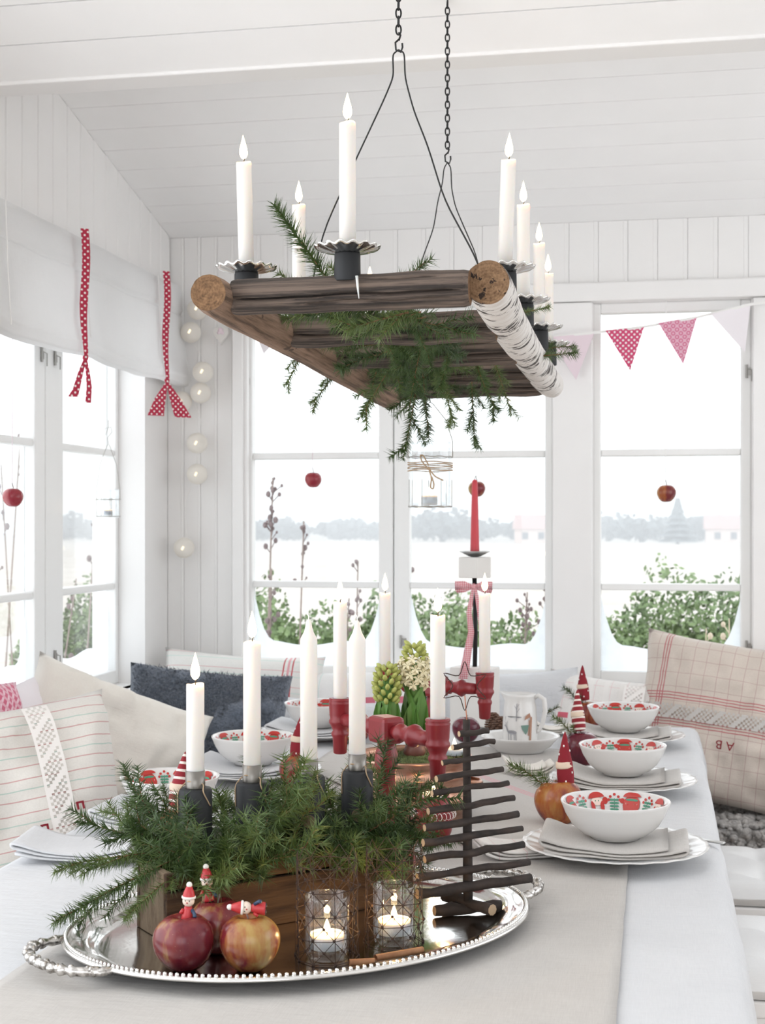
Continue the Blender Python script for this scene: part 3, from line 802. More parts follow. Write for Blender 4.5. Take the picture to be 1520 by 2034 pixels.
# ---------------------------------------------------------------- sheepskins
def curls(mb, pts, r0, r1, rg):
    for p in pts:
        mb.ball(p, rg.uniform(r0, r1), 7, 5, (1, 1, rg.uniform(.6, 1)))
rg = random.Random(8)
t = thing('grey_sheepskin', 'curly grey sheepskin hanging over the edge of the back bench', 'sheepskin', (.33, 4.08, .448))
def sk(u, v):
    x = (u - .5) * .62; s = (v - .5) * .46; y = s; z = .022
    if s < -.17: z = .022 - (-.17 - s) * 1.0; y = -.205 - .0 * s
    if s < -.17: z -= .05 * max(0, u - .45) * 2
    return Vector((x, y, z + .008 * nz((x * 20, s * 20, 2))))
m = MB(); m.grid(40, 30, lambda u, v: sk(u, v)); m.grid(40, 30, lambda u, v: sk(u, v) - Vector((0, 0, .016)) + Vector((0, .012 if v < .13 else 0, 0)), True)
m.build('hide', 'grey_wool', t, True)
m = MB(); curls(m, [sk(rg.random(), rg.random() ** 1.3) + Vector((0, -.008 if rg.random() < .4 else 0, .008)) for _ in range(1500)], .006, .014, rg)
stuff(m.build('wool', 'grey_wool', t, True))
t = thing('white_sheepskin', 'long haired white sheepskin between the cushions on the left bench', 'sheepskin', (-1.21, 3.04, .45))
m = MB(); m.lathe([(.24, 0), (.235, .02), (.14, .035), (1e-5, .04)], 30, (0, 0, 0), .8, 1.1, lambda r, z, a, i: (r * (1 + .1 * math.sin(3 * a)), z)); m.build('hide', 'white_wool', t, True)
m = MB()
for _ in range(2600):
    a = rg.random() * 2 * PI; q = .21 * math.sqrt(rg.random()); p = Vector((q * math.cos(a) * .8, q * math.sin(a) * 1.1, .03)); d = Vector((rg.gauss(math.cos(a) * .4, .4), rg.gauss(math.sin(a) * .4, .4), .9)).normalized() * rg.uniform(.04, .085); s = Vector((rg.gauss(0, 1), rg.gauss(0, 1), 0)).normalized() * .003
    m.add([p - s, p + s, p + d], [(0, 1, 2)])
stuff(m.build('wool', 'white_wool', t))

# ================================================================ blind, ribbons, hangings
t = thing('roman_blind', 'white roman blind gathered above the left wall windows', 'blind', (XL, 3.45, 1.72))
prof = [(.055, .315), (.062, .30), (.066, .24), (.058, .226), (.064, .218), (.070, .15), (.072, .08), (.078, .055), (.088, .03), (.080, .006), (.060, 0), (.045, .03), (.05, .07), (.05, .31)]
m = MB()
def bl(u, v):
    k = v * (len(prof) - 1); i = min(int(k), len(prof) - 2); f = k - i
    x = prof[i][0] * (1 - f) + prof[i + 1][0] * f; z = prof[i][1] * (1 - f) + prof[i + 1][1] * f
    y = -.85 + 1.70 * u
    x += .006 * nz((y * 6, z * 8, 0)) + .004 * math.sin(y * 23 + z * 10) * (1 - z * 2); z += .006 * nz((y * 3, 0, z * 2)) * (1 - z / .32) + .003 * math.cos(y * 10) * (1 - z / .32)
    return (x, y, z)
m.grid(120, 52, bl); m.build('cloth', 'blind_cloth', t, True)
MB().box((.03, 0, .295), (.03, 1.70, .035)).build('batten', 'white_paint', t)
for y in (-.42, .05, .60):
    MB().tube([(.074, y, .31), (.078, y + .004, .15), (.088, y, .02)], .0012, 5).build('seam', 'tape', t)
def strip(mb, pts, widths, wdir=(0, 1, 0), th=.0012):
    """ribbon along pts, width along wdir, with thickness"""
    wd = Vector(wdir); vs = []
    for p, w in zip(pts, widths):
        p = Vector(p); n = Vector((1, 0, 0)) if abs(wd.y) > .5 else Vector((0, -1, 0))
        for q in (p - wd * w / 2, p + wd * w / 2): vs += [q + n * th / 2, q - n * th / 2]
    fs = []
    for i in range(len(pts) - 1):
        a = i * 4; b = a + 4
        fs += [(a, a + 2, b + 2, b), (a + 1, b + 1, b + 3, a + 3), (a, b, b + 1, a + 1), (a + 2, a + 3, b + 3, b + 2)]
    n = len(vs); fs += [(0, 1, 3, 2), (n - 4, n - 2, n - 1, n - 3)]
    return mb.add(vs, fs)
def blind_ribbon(y, label, tails, ztie):
    t = thing('dotted_ribbon', label, 'ribbon', (XL + .104, y, 1.72), R(-52), 'red dotted ribbons tied round the blind')
    n = 12; pts = [(-.012 + .006 * (i / n), .004 * math.sin(i * .6), .322 - (.322 - ztie) * i / n) for i in range(n + 1)]
    strip(MB(), pts, [.021 - .011 * max(0, (i - 7) / 5) for i in range(n + 1)]).build('strap', 'dotted_ribbon', t)
    MB().ball((-.004, 0, ztie), .008, 10, 6, (.7, 1, 1)).build('knot', 'dotted_ribbon', t, True)
    for pp, ww in tails: strip(MB(), [(q[0] - .098, q[1], q[2]) for q in pp], ww).build('tail', 'dotted_ribbon', t)
blind_ribbon(3.425, 'red white-dotted ribbon with narrow tails at the middle of the blind', [([(.094, 0, -.012), (.096, .006, -.05), (.097, .009, -.085), (.097, .006, -.125)], [.008, .011, .014, .015]), ([(.092, 0, -.012), (.09, -.012, -.05), (.088, -.022, -.09), (.086, -.03, -.11)], [.008, .014, .018, .026])], -.01)
blind_ribbon(4.045, 'red white-dotted ribbon with broad tails at the right end of the blind', [([(.096, .002, -.012), (.098, .024, -.06), (.10, .044, -.105), (.10, .05, -.115)], [.008, .034, .050, .052]), ([(.095, -.002, -.012), (.097, -.022, -.06), (.098, -.035, -.105), (.098, -.036, -.112)], [.008, .034, .048, .05])], -.005)

# ---- bunting across the back windows
YBN = YB - .058
t = thing('bunting', 'tape of pale and red patterned pennants across the back windows', 'bunting', (0, YBN, 0))
tp = [(-1.30, 1.90), (-1.217, 1.886), (-1.1, 1.866), (-.9, 1.85), (-.6, 1.84), (-.296, 1.848), (-.165, 1.857), (-.03, 1.870), (.124, 1.894), (.274, 1.927), (.40, 1.945)]
strip(MB(), [(x, 0, z) for x, z in tp], [.008] * len(tp), (0, 0, 1), .002).build('tape', 'tape', t)
def pennant(x0, z0, x1, z1, tx, tz, mat, label):
    m = MB(); n = 8; vs = []; y0 = -.003
    fr = lambda u, v: Vector((x0 + (x1 - x0) * u, y0 + .004 * math.sin(v * 3 + u * 2), z0 + (z1 - z0) * u)).lerp(Vector((tx, y0 - .004, tz)), v)
    m.grid(n, n, lambda u, v: fr(u, v * .998)); m.grid(n, n, lambda u, v: fr(u, v * .998) - Vector((0, .0015, 0)), True)
    o = m.build('pennant', mat, t); o['label'] = label
pennant(-.31, 1.846, -.175, 1.856, -.229, 1.716, 'pale_pennant', 'plain pale mauve pennant on the post')
pennant(-.142, 1.861, -.029, 1.871, -.07, 1.74, 'dotted_pennant', 'red white-dotted pennant')
pennant(.012, 1.88, .124, 1.895, .084, 1.756, 'ring_pennant', 'pink pennant with red rings')
pennant(.163, 1.902, .276, 1.927, .26, 1.787, 'white_pennant', 'plain whitish pennant')
pennant(-1.225, 1.888, -1.14, 1.872, -1.193, 1.815, 'white_pennant', 'small white pennant at the left')

# ---- string of paper ball lights in the corner
t = thing('ball_light_string', 'string of white paper ball lights hanging in the room corner', 'string lights', (-1.43, YB - .07, 1.2))
bp = [(.022, .76), (0, .688), (.045, .561), (.031, .498), (-.03, .471), (.021, .34), (.021, .243), (-.022, .012)]
cp = [(.0, .79), (.03, .72), (-.005, .66), (.03, .61), (.01, .55), (.0, .47), (.02, .42), (.03, .36), (.01, .30), (.005, .24), (-.03, .16), (-.028, .08), (-.022, .02)]
MB().tube([(x, .038, z) for x, z in cp], .0011, 5).build('cord', 'tape', t)
for i, (x, z) in enumerate(bp):
    b = MB().ball((0, 0, 0), .0325, 20, 14).build('paper_ball', 'cotton_ball', t, True, (x, (-.012 if i in (2, 3) else .004) + (.0 if i != 3 else .02), z))
    MB().tube([(.004, -.034, -.006), (.008, -.03, .004)], .0035, 8).build('bulb', 'bulb_glow', b)
t = thing('wall_heart', 'small pale heart with a pink rose hanging on the corner boards', 'ornament', (-1.342, YB - .03, 1.885))
m = MB(); hp = []
for k in range(28):
    a = 2 * PI * k / 28; hp.append((.0022 * 16 * math.sin(a) ** 3 * .7, .0022 * (13 * math.cos(a) - 5 * math.cos(2 * a) - 2 * math.cos(3 * a) - math.cos(4 * a)) * .9))
vs = [(x, -.005, z) for x, z in hp] + [(x, .004, z) for x, z in hp]
m.add(vs, [tuple(range(27, -1, -1)), tuple(range(28, 56))] + [(i, (i + 1) % 28, 28 + (i + 1) % 28, 28 + i) for i in range(28)])
m.build('body', 'white_block', t)
for (x, z, r) in ((0, .012, .009), (.006, .004, .006), (-.006, .005, .006)): MB().ball((x, -.006, z), r, 10, 6, (1, .25, 1)).build('rose_petal', 'pale_pennant', t, True)
MB().tube([(0, 0, .026), (0, .012, .13)], .0008, 5).build('loop', 'tape', t)

# ================================================================ fir sprigs
def sprig_parts(L, seed, sides=5, nl=.015, droop=.0, dens=1.0, curl=.12):
    """stem and needles, growing along +x, flat-ish in xy"""
    rg = random.Random(seed); st, nd = MB(), MB()
    def branch(p0, d0, ln, rad, level):
        n = max(4, int(ln / .009)); pts = [p0.copy()]; d = d0.normalized()
        bend = Vector((rg.gauss(0, curl), rg.gauss(0, curl), rg.gauss(0, curl) * .5 - droop))
        for i in range(n):
            d = (d + bend / n).normalized(); pts.append(pts[-1] + d * (ln / n))
        st.tube(pts, [rad * (1 - .75 * i / n) for i in range(n + 1)], 5)
        cnt = int(ln / .00086 * dens)
        for k in range(cnt):
            f = (k + rg.random()) / cnt; i = min(int(f * n), n - 1); p = pts[i].lerp(pts[i + 1], f * n - i); t = (pts[i + 1] - pts[i]).normalized()
            a = rg.random() * 2 * PI; o = t.orthogonal().normalized(); w = t.cross(o)
            rad_d = o * math.cos(a) + w * math.sin(a)
            dirn = (t * rg.uniform(.35, .85) + rad_d).normalized()
            ll = nl * 1.12 * rg.uniform(.7, 1.1) * (1 - .35 * max(0, f - .85) / .15); q = p + dirn * ll + Vector((0, 0, -.1 * ll))
            s1 = dirn.orthogonal().normalized() * .00090; s2 = dirn.cross(s1).normalized() * .00090
            nd.add([p + s1, p - s1 * .5 + s2 * .87, p - s1 * .5 - s2 * .87, q], [(0, 1, 3), (1, 2, 3), (2, 0, 3)])
        if level == 0:
            for j in range(sides):
                f = .12 + .72 * j / max(1, sides - 1); i = int(f * n); t = (pts[min(i + 1, n)] - pts[i]).normalized()
                sd = t.cross(Vector((0, 0, 1))).normalized() * (1 if j % 2 else -1)
                branch(pts[i], t * .85 + sd * .65 + Vector((0, 0, rg.uniform(-.15, .2))), ln * rg.uniform(.36, .52) * (1.2 - .6 * f), rad * .6, 1)
    branch(Vector((0, 0, 0)), Vector((1, 0, 0)), L, .0015, 0)
    return st.mesh('stem', 'sprig_stem', True), nd.mesh('needles', 'fir_needles')
SPR = {}
def sprig_kind(key, *a, **k): SPR[key] = sprig_parts(*a, **k)
sprig_kind('long', .20, 1, 5, .020, .25)
sprig_kind('mid', .14, 2, 3, .021, .1)
sprig_kind('mid2', .13, 3, 4, .020, .0, 1.0, .25)
sprig_kind('short', .09, 4, 2, .021, 0)
sprig_kind('short2', .08, 5, 2, .021, .0, 1.1, .3)
sprig_kind('tuft', .065, 6, 2, .022, 0, 1.2)
sprig_kind('hang', .15, 7, 3, .019, 0, 1.5, .1)
sprig_kind('hang2', .10, 8, 2, .019, 0, 1.5, .2)
sprig_kind('tiny', .05, 9, 1, .014, 0, .8)
sprig_kind('single', .185, 31, 0, .024, .05, 2.0, .15)
def sprig(key, p, d, label, roll=0, scale=1.0, group='fir sprigs'):
    st, nd = SPR[key]
    o = link('fir_sprig', st); o.location = p; o.rotation_mode = 'QUATERNION'
    q = Vector(d).to_track_quat('X', 'Z'); o.rotation_quaternion = q @ Matrix.Rotation(roll, 3, 'X').to_quaternion(); o.scale = (scale,) * 3
    tag(o, label, 'fir sprig', group)
    stuff(link('needles', nd, o))
    return o

# ================================================================ candles
def flame_mesh(h, r):
    pr = [(1e-5, 0), (r * .55, h * .06), (r * .92, h * .18), (r, h * .30), (r * .86, h * .46), (r * .55, h * .66), (r * .25, h * .85), (1e-5, h)]
    return MB().lathe(pr, 14).mesh('flame', 'flame', True)
FLM = flame_mesh(.036, .0062); FLS = flame_mesh(.017, .004)
def candle(loc, h, r, label, lit=True, group=None, mat='white_wax', lean=(0, 0), power=.12):
    t = thing('candle', label, 'candle', loc, 0, group); t.rotation_euler = (lean[1], lean[0], 0)
    if lit:
        pr = [(r * .9, 0), (r, .002), (r, h - .003), (r * .96, h), (r * .78, h - .002), (r * .3, h - .004), (1e-5, h - .004)]
        MB().lathe(pr, 28, mod=lambda q, z, a, i: (q, z + (.0012 * math.sin(a * 2 + h * 90) if z > h - .0035 else 0))).build('wax', mat, t, True)
        MB().tube([(0, 0, h - .005), (.0006, 0, h + .004), (.003, 0, h + .009)], .0008, 6).build('wick', 'wick', t)
        f = link('flame', FLM, t, (0, 0, h + .005))
        if power:
            ld = bpy.data.lights.new('candle_light', 'POINT'); ld.energy = power; ld.color = (1, .62, .28); ld.shadow_soft_size = .006
            lo = bpy.data.objects.new('candle_light', ld); C.objects.link(lo); lo.parent = t; lo.location = (0, 0, h + .018)
    elif mat == 'red_wax':
        MB().lathe([(r, 0), (r * .98, .01), (r * .62, h - .012), (r * .58, h - .004), (r * .3, h), (1e-5, h + .001)], 24).build('wax', mat, t, True)
        MB().tube([(0, 0, h), (.001, 0, h + .006), (.003, 0, h + .010)], .0008, 6).build('wick', 'wick', t)
    else:
        pr = [(r * .9, 0), (r, .002), (r, h - .030), (r * .97, h - .027), (r * .84, h - .0235), (r * .58, h - .018), (r * .40, h - .011), (r * .30, h - .004), (r * .16, h - .001), (1e-5, h)]
        MB().lathe(pr, 28).build('wax', mat, t, True)
        MB().tube([(0, 0, h - .002), (0, 0, h + .004), (-.003, 0, h + .009)], .0009, 6).build('wick', 'white_wax', t)
    return t

# ================================================================ hanging log frame
LZ = 1.588
ch = thing('hanging_log_frame', 'ladder-like hanging candle frame of weathered logs and a birch log', 'chandelier', (0, 0, 0))
def log_part(p0, p1, r0, r1, mat, endmat, seed, crack=None, bend=0.0, name='log', label=None):
    p0, p1 = Vector(p0), Vector(p1); L = (p1 - p0).length; seg = 80; n = 44; m = MB()
    rings = []
    for i in range(n + 1):
        f = i / n; rr = r0 + (r1 - r0) * f; ring = []
        cy = bend * math.sin(PI * f) + .002 * nz((f * 5, seed, 0)); cz = .003 * nz((f * 4, seed, 7)) + bend * .5 * math.sin(PI * f)
        edge = 1 - .07 * max(0, 1 - min(f, 1 - f) / .012)
        for k in range(seg):
            a = 2 * PI * k / seg; q = rr * edge * (1 + .05 * nz((math.cos(a) * 1.3, math.sin(a) * 1.3, seed + f * 6)) + .018 * nz((math.cos(a) * 5, math.sin(a) * 5, seed + f * 30)))
            if crack is not None:
                for ck, c0, c1, dp in crack:
                    aa = ck + .25 * nz((f * 3, seed, 3)); dd = abs((a - aa + PI) % (2 * PI) - PI)
                    if c0 < f < c1 and dd < .10: q -= rr * dp * (1 - dd / .10) * min(1, (f - c0) / .08, (c1 - f) / .08)
            ring.append((f * L, cy + q * math.cos(a), cz + q * math.sin(a)))
        rings.append(ring)
    vs = [p for r in rings for p in r]; fs = []
    for i in range(n):
        for k in range(seg):
            k2 = (k + 1) % seg; fs.append((i * seg + k, (i + 1) * seg + k, (i + 1) * seg + k2, i * seg + k2))
    m.add(vs, fs)
    o = m.build(name, mat, ch, True)
    d = (p1 - p0); o.location = p0; o.rotation_mode = 'QUATERNION'; o.rotation_quaternion = d.to_track_quat('X', 'Z')
    if label: o['label'] = label
    for r, sgn, x in ((rings[0], 1, 0), (rings[-1], -1, L)):
        c = Vector((0, 0, 0)); pts = [Vector(p) for p in r]
        for p in pts: c += p / seg
        c.x += .0015 * (-sgn) * -1
        e = MB().add([p - Vector((x, 0, 0)) for p in pts] + [c - Vector((x, 0, 0))], [((k + 1) % seg, k, seg) if sgn > 0 else (k, (k + 1) % seg, seg) for k in range(seg)])
        link('cut_end', e.mesh('cut_end', endmat), o, (x, 0, 0))
    return o
XLg, XRg = -.586, -.218
log_part((XLg, 1.823, LZ + .004), (XLg, 3.165, LZ - .016), .0262, .0285, 'warm_log_wood', 'log_end', 1, [(2.4, .05, .95, .25)], label='round brown log at the left side')
log_part((XRg, 1.885, LZ + .016), (XRg, 3.085, LZ - .004), .0315, .0285, 'birch_bark', 'birch_end', 2, None, .012, label='white birch log with dark bark marks')
RY = [1.875, 2.195, 2.515, 2.835, 3.13]
for i, y in enumerate(RY):
    d0 = .028 if i < 4 else .027
    log_part((XLg + .020, y, LZ + (.005 if i == 0 else 0)), (XRg - .022, y, LZ + (.008 if i == 0 else .002)), .0245, d0 * .88, 'weathered_wood', 'log_end', 10 + i, [(3.42, .0, 1.0, .55), (3.85, .3, 1.0, .35), (2.5, .5, .9, .3)], 0, 'rung')
# candle cups with drip plates
def plate_mod(r, z, a, i): return (r * (1 + .028 * math.cos(a * 16) * (r / .04) ** 2), z + .0016 * math.cos(a * 16) * (r / .04) ** 2)
PLM = MB().lathe([(.012, 0), (.020, .001), (.028, .003), (.040, .0065), (.0445, .0085), (.0435, .0105), (.039, .0088), (.027, .0055), (.019, .0035), (.0125, .0035)], 96, mod=plate_mod).mesh('drip_plate', 'silver', True)
CUPM = MB().lathe([(.0178, 0), (.018, .002), (.0175, .036), (.0165, .038), (.013, .038)], 26).mesh('candle_cup', 'black_wood', True)
for p in CUPM.polygons: p.use_smooth = True
GCC = 'white candles on the hanging log frame'
hc = [(XLg, 2.006, .024, .158, 'lit white candle on the front left corner of the hanging log frame', (R(-1.5), 0)), (XLg, 2.318, .024, .165, 'lit white candle behind the tall fir sprig on the hanging frame', (0, 0)), (XLg, 2.925, .024, .130, 'lit candle far back on the left log, flame just above the front rung', (0, 0)),
      (-.405, 1.868, .020, .172, 'tallest lit white candle, standing on the front rung of the hanging frame', (0, 0)),
      (XRg, 2.108, .030, .163, 'lit white candle at the front of the birch log', (R(2), 0)), (XRg, 2.414, .030, .165, 'second lit white candle from the front on the birch log', (0, 0)), (XRg, 2.75, .030, .165, 'third lit white candle from the front on the birch log', (0, 0)), (XRg, 2.985, .028, .150, 'rearmost candle on the birch log, mostly hidden', (0, 0))]
for x, y, up, hgt, lb, ln in hc:
    z0 = LZ + up
    link('candle_cup', CUPM, ch, (x, y, z0)); pl = link('drip_plate', PLM, ch, (x, y, z0 + .0375)); pl['label'] = 'scalloped silvery drip plate'
    candle((x, y, z0 + .0415), hgt, .0112, lb, True, GCC, lean=ln, power=.12)
# dripping wax on the front rung
MB().tube([(-.388, 1.848, LZ + .024), (-.386, 1.845, LZ + .008), (-.385, 1.848, LZ - .006)], [.0022, .0016, .0006], 6).build('wax_drip', 'white_wax', ch, True)
# wires and chains
def wire(pts, r=.0013, name='wire'):
    out = []
    for a, b in zip(pts, pts[1:]):
        a, b = Vector(a), Vector(b)
        for k in range(6): out.append(a.lerp(b, k / 6))
    out.append(Vector(pts[-1]))
    for _ in range(3): out = [out[0]] + [(out[i - 1] + out[i] * 2 + out[i + 1]) / 4 for i in range(1, len(out) - 1)] + [out[-1]]
    return MB().tube(out, r, 7)
def chain(x, y, z0, z1, name):
    c = MB(); c.tube([(0, .004, .012), (-.005, 0, .006), (-.004, 0, -.006), (.004, 0, -.010), (.0065, 0, -.002), (.006, 0, .004)], .0016, 7)
    c.tube([(0, .004, .010), (.003, .002, .018), (0, 0, .022)], .0016, 7)
    o = c.build('chain', 'black_iron', ch, True, (x, y, z0))
    lm = MB().tube([Vector((.0042 * math.cos(2 * PI * k / 14), 0, .0082 * math.sin(2 * PI * k / 14))) for k in range(14)], .0014, 6, False, True).mesh('chain_link', 'black_iron', True)
    n = int((z1 - z0 - .02) / .0132)
    for k in range(n): link('chain_link', lm, o, (0, 0, .026 + k * .0132), (0, 0, R(20) + (PI / 2) * (k % 2)))
chain(-.401, 2.234, 2.046, 2.53, 'front'); chain(-.400, 2.774, 2.004, 2.325, 'back')
wire([(-.401, 2.234, 2.040), (-.411, 2.236, 2.034), (-.410, 2.24, 2.0), (-.425, 2.24, 1.965), (-.477, 2.25, 1.866), (-.535, 2.27, 1.758), (-.572, 2.30, 1.616)]).build('wire', 'black_iron', ch, True)
wire([(-.401, 2.234, 2.040), (-.391, 2.232, 2.034), (-.388, 2.22, 1.99), (-.370, 2.20, 1.93), (-.344, 2.174, 1.868), (-.31, 2.12, 1.77), (-.253, 2.039, 1.668), (-.236, 2.02, 1.620)]).build('wire', 'black_iron', ch, True)
wire([(-.400, 2.774, 1.996), (-.407, 2.774, 1.985), (-.410, 2.774, 1.955), (-.419, 2.771, 1.919), (-.430, 2.79, 1.87), (-.461, 2.814, 1.805), (-.50, 2.83, 1.62)], .0012).build('wire', 'black_iron', ch, True)
wire([(-.400, 2.774, 1.996), (-.393, 2.774, 1.985), (-.392, 2.775, 1.945), (-.385, 2.777, 1.909), (-.365, 2.80, 1.86), (-.349, 2.835, 1.82), (-.31, 2.835, 1.62)], .0012).build('wire', 'black_iron', ch, True)
# fir on the frame
GH = 'fir sprigs laid over the hanging frame'
FB = 'fir sprig tucked among the rungs of the hanging log frame'
FD = 'fir sprig drooping below the hanging log frame'
sprig('single', (-.440, 2.02, LZ + .012), (-.60, .05, .85), 'fir sprig standing upright behind the left candle of the hanging frame', 1.57, 1.0, GH)
sprig('mid', (-.41, 1.99, LZ + .03), (-1, .05, .12), 'fir sprig lying just above the front rung towards the left candle', 1.2, .85, GH)
sprig('short', (-.375, 2.02, LZ + .03), (.55, .3, .55), 'short fir tip rising right of the black cup on the front rung', .4, .8, GH)
rg = random.Random(21)
for k in range(40):
    x = rg.uniform(-.50, -.31); y = rg.uniform(2.02, 2.95); s = rg.choice((-1, 1)) if x < -.39 else -1
    sprig(rg.choice(('mid', 'mid2', 'hang', 'short')), (x, y, LZ + rg.uniform(.0, .03)), (s * rg.uniform(.5, 1), rg.uniform(-.6, .6), rg.uniform(-.35, .05)), FB, rg.uniform(-1, 1), rg.uniform(.8, 1.1), GH)
for x, y, dx, L in ((-.46, 2.55, -.4, 1.0), (-.50, 2.60, -.3, 1.0), (-.44, 2.70, .1, 1.0), (-.40, 2.62, .2, .9), (-.33, 2.66, .15, 1.1), (-.35, 2.45, -.1, .8), (-.30, 2.70, .3, .8), (-.42, 2.2, .1, .6), (-.36, 2.15, .2, .7), (-.39, 2.40, -.2, .9)):
    sprig(rg.choice(('hang', 'hang2', 'mid')), (x, y, LZ + .005), (dx, rg.uniform(-.2, .2), -.75), FD, rg.uniform(-1.5, 1.5), L, GH)
sprig('hang', (-.345, 2.72, LZ - .03), (.04, 0, -1), 'long bluish fir tip hanging down at the right of the jar lantern', .3, .85, GH)
sprig('hang', (-.455, 2.74, LZ - .03), (-.16, 0, -1), 'long fir tip hanging beside the left wire of the jar lantern', 1.3, 1.0, GH)
sprig('hang2', (-.59, 2.62, LZ - .01), (-.35, 0, -.8), 'small fir tip hanging outside the left log', .6, .85, GH)
sprig('hang2', (-.592, 2.35, LZ - .012), (-.2, .1, -.9), 'lone fir tip below the left log near the window', .6, .65, GH)
sprig('short2', (-.20, 2.25, LZ + .03), (.35, .2, .1), 'short fir tip on the birch log under the second candle', .3, .5, GH)
sprig('short2', (-.20, 2.62, LZ + .005), (.8, .1, .05), 'short fir tip poking out right of the birch log', .3, .8, GH)
sprig('short2', (-.205, 2.80, LZ + .04), (.8, .1, .15), 'short fir tip beside the third candle on the birch log', .9, .7, GH)

# ---------------------------------------------------------------- jar lantern under the frame
def tealight(loc, label, lit=True, r=.0185, h=.016, power=.04, group='tealights'):
    t = thing('tealight', label, 'tealight', loc, 0, group)
    MB().lathe([(r * .95, 0), (r, .001), (r, h), (r * .96, h), (r * .95, .003), (1e-5, .003)], 26).build('cup', 'white_wax', t, True)
    MB().lathe([(r * .94, .004), (r * .94, h - .002), (r * .5, h - .004), (1e-5, h - .004)], 26).build('wax', 'white_wax', t, True)
    MB().tube([(0, 0, h - .004), (.0005, 0, h + .004)], .0007, 5).build('wick', 'wick', t)
    if lit:
        link('flame', FLS, t, (0, 0, h + .001))
        ld = bpy.data.lights.new('tealight_light', 'POINT'); ld.energy = power; ld.color = (1, .58, .22); ld.shadow_soft_size = .004
        lo = bpy.data.objects.new('tealight_light', ld); C.objects.link(lo); lo.parent = t; lo.location = (0, 0, h + .012)
    return t
def jar(loc, r, h, hook_h, label, wraps=True):
    t = thing('jar_lantern', label, 'lantern', loc)
    g = MB().lathe([(r * .3, .003), (r * .9, .003), (r * .98, .008), (r, .02), (r, h - .025), (r * .97, h - .014), (r * .99, h - .004), (r * .97, h), (r * .93, h - .002), (r * .93, .012), (r * .85, .008), (1e-5, .008)], 40)
    g.build('glass', 'jar_glass', t, True)
    m = MB()
    for z, q in ((h - .030, 1.03), (.006, 1.0)):
        m = MB().tube([Vector((r * q * math.cos(2 * PI * k / 36), r * q * math.sin(2 * PI * k / 36), z + .0008 * math.sin(k * 1.7))) for k in range(36)], .0011, 6, False, True); m.build('wire_hoop', 'galvanised_wire', t, True)
    for k in range(7):
        a = 2 * PI * k / 7; MB().tube([(r * 1.01 * math.cos(a), r * 1.01 * math.sin(a), .005), (r * 1.01 * math.cos(a), r * 1.01 * math.sin(a), .06)], .0007, 5).build('basket_wire', 'galvanised_wire', t)
    m = MB(); m.tube([(-r * 1.04, 0, h - .03), (-r * 1.05, 0, h), (-r * .75, 0, h + hook_h * .35), (-r * .15, 0, h + hook_h * .62), (0, 0, h + hook_h * .66), (r * .15, 0, h + hook_h * .62), (r * .75, 0, h + hook_h * .35), (r * 1.05, 0, h), (r * 1.04, 0, h - .03)], .0009, 6)
    m.build('handle', 'galvanised_wire', t, True)
    hk = MB().tube([(0, 0, h + hook_h * .66), (-.002, 0, h + hook_h * .75), (.012, 0, h + hook_h * .83), (.008, 0, h + hook_h * .9), (-.01, 0, h + hook_h * .88), (-.008, 0, h + hook_h * .78), (0, 0, h + hook_h * .9), (0, 0, h + hook_h)], .0009, 6)
    hk.build('hook', 'black_iron' if wraps else 'galvanised_wire', t, True)
    if wraps:
        for dz in (.0, .0055, .011, .0155):
            MB().tube([Vector((r * 1.03 * math.cos(2 * PI * k / 40), r * 1.03 * math.sin(2 * PI * k / 40), h * .58 + dz + .0012 * math.sin(k * .5 + dz * 300))) for k in range(40)], .0011, 6, False, True).build('twine', 'jute', t, True)
        y = -r * 1.05; z0 = h * .60
        for pp in ([(.002, y, z0), (-.010, y, z0 + .014), (-.013, y, z0 + .026), (-.007, y, z0 + .026), (.004, y, z0 + .006)], [(.004, y, z0), (.010, y, z0 - .020), (.007, y, z0 - .038), (.013, y, z0 - .041), (.015, y, z0 - .032), (.010, y, z0 - .016)], [(.004, y, z0), (.016, y, z0 - .016), (.032, y * .85, z0 - .024)]):
            wire(pp, .0014).build('twine_bow', 'jute', t, True)
        MB().ball((.004, y, z0), .0035, 8, 6).build('twine_knot', 'jute', t, True)
    return t
jar((-.441, 2.817, 1.313), .0435, .135, .122, 'clear glass jar lantern tied with twine hanging under the log frame')
tealight((-.441, 2.805, 1.3225), 'tealight inside the jar lantern that hangs under the log frame', True, .0165, .018, .02)
jar((-1.555, 3.90, 1.302), .034, .085, .20, 'small pale glass jar lantern hanging in front of the left window', False)
tealight((-1.555, 3.90, 1.3115), 'tealight inside the small jar lantern at the left window', True, .013, .016, .02)

# ================================================================ apples
def apple_mesh(r, seed, mat):
    n = 22; pr = []
    for i in range(n + 1):
        a = PI * i / n; q = math.sin(a) * (1 - .13 * math.cos(a)); z = -math.cos(a) * .98
        z -= .30 * math.exp(-(q / .26) ** 2) * (1 if z > 0 else -.45); pr.append((max(q, 1e-4) * r, (z + .82) * r))
    zm = min(z for q, z in pr); pr = [(q, z - zm) for q, z in pr]
    return MB().lathe(pr, 40, mod=lambda q, z, a, i: (q * (1 + .018 * math.cos(5 * a + seed) + .02 * math.sin(a + seed)), z + .012 * r * math.cos(a + 2 * seed))).mesh('flesh', mat, True)
def apple(loc, r, mat, label, seed=0, rot=(0, 0, 0), stem=True, group='apples'):
    t = thing('apple', label, 'apple', loc, 0, group); t.rotation_euler = rot
    link('skin', apple_mesh(r, seed, mat), t)
    if stem: MB().tube([(0, 0, r * 1.48), (.001, 0, r * 1.72), (.004, .002, r * 1.95)], [.0013, .001, .0014], 6).build('stem', 'bare_twig', t, True)
    return t

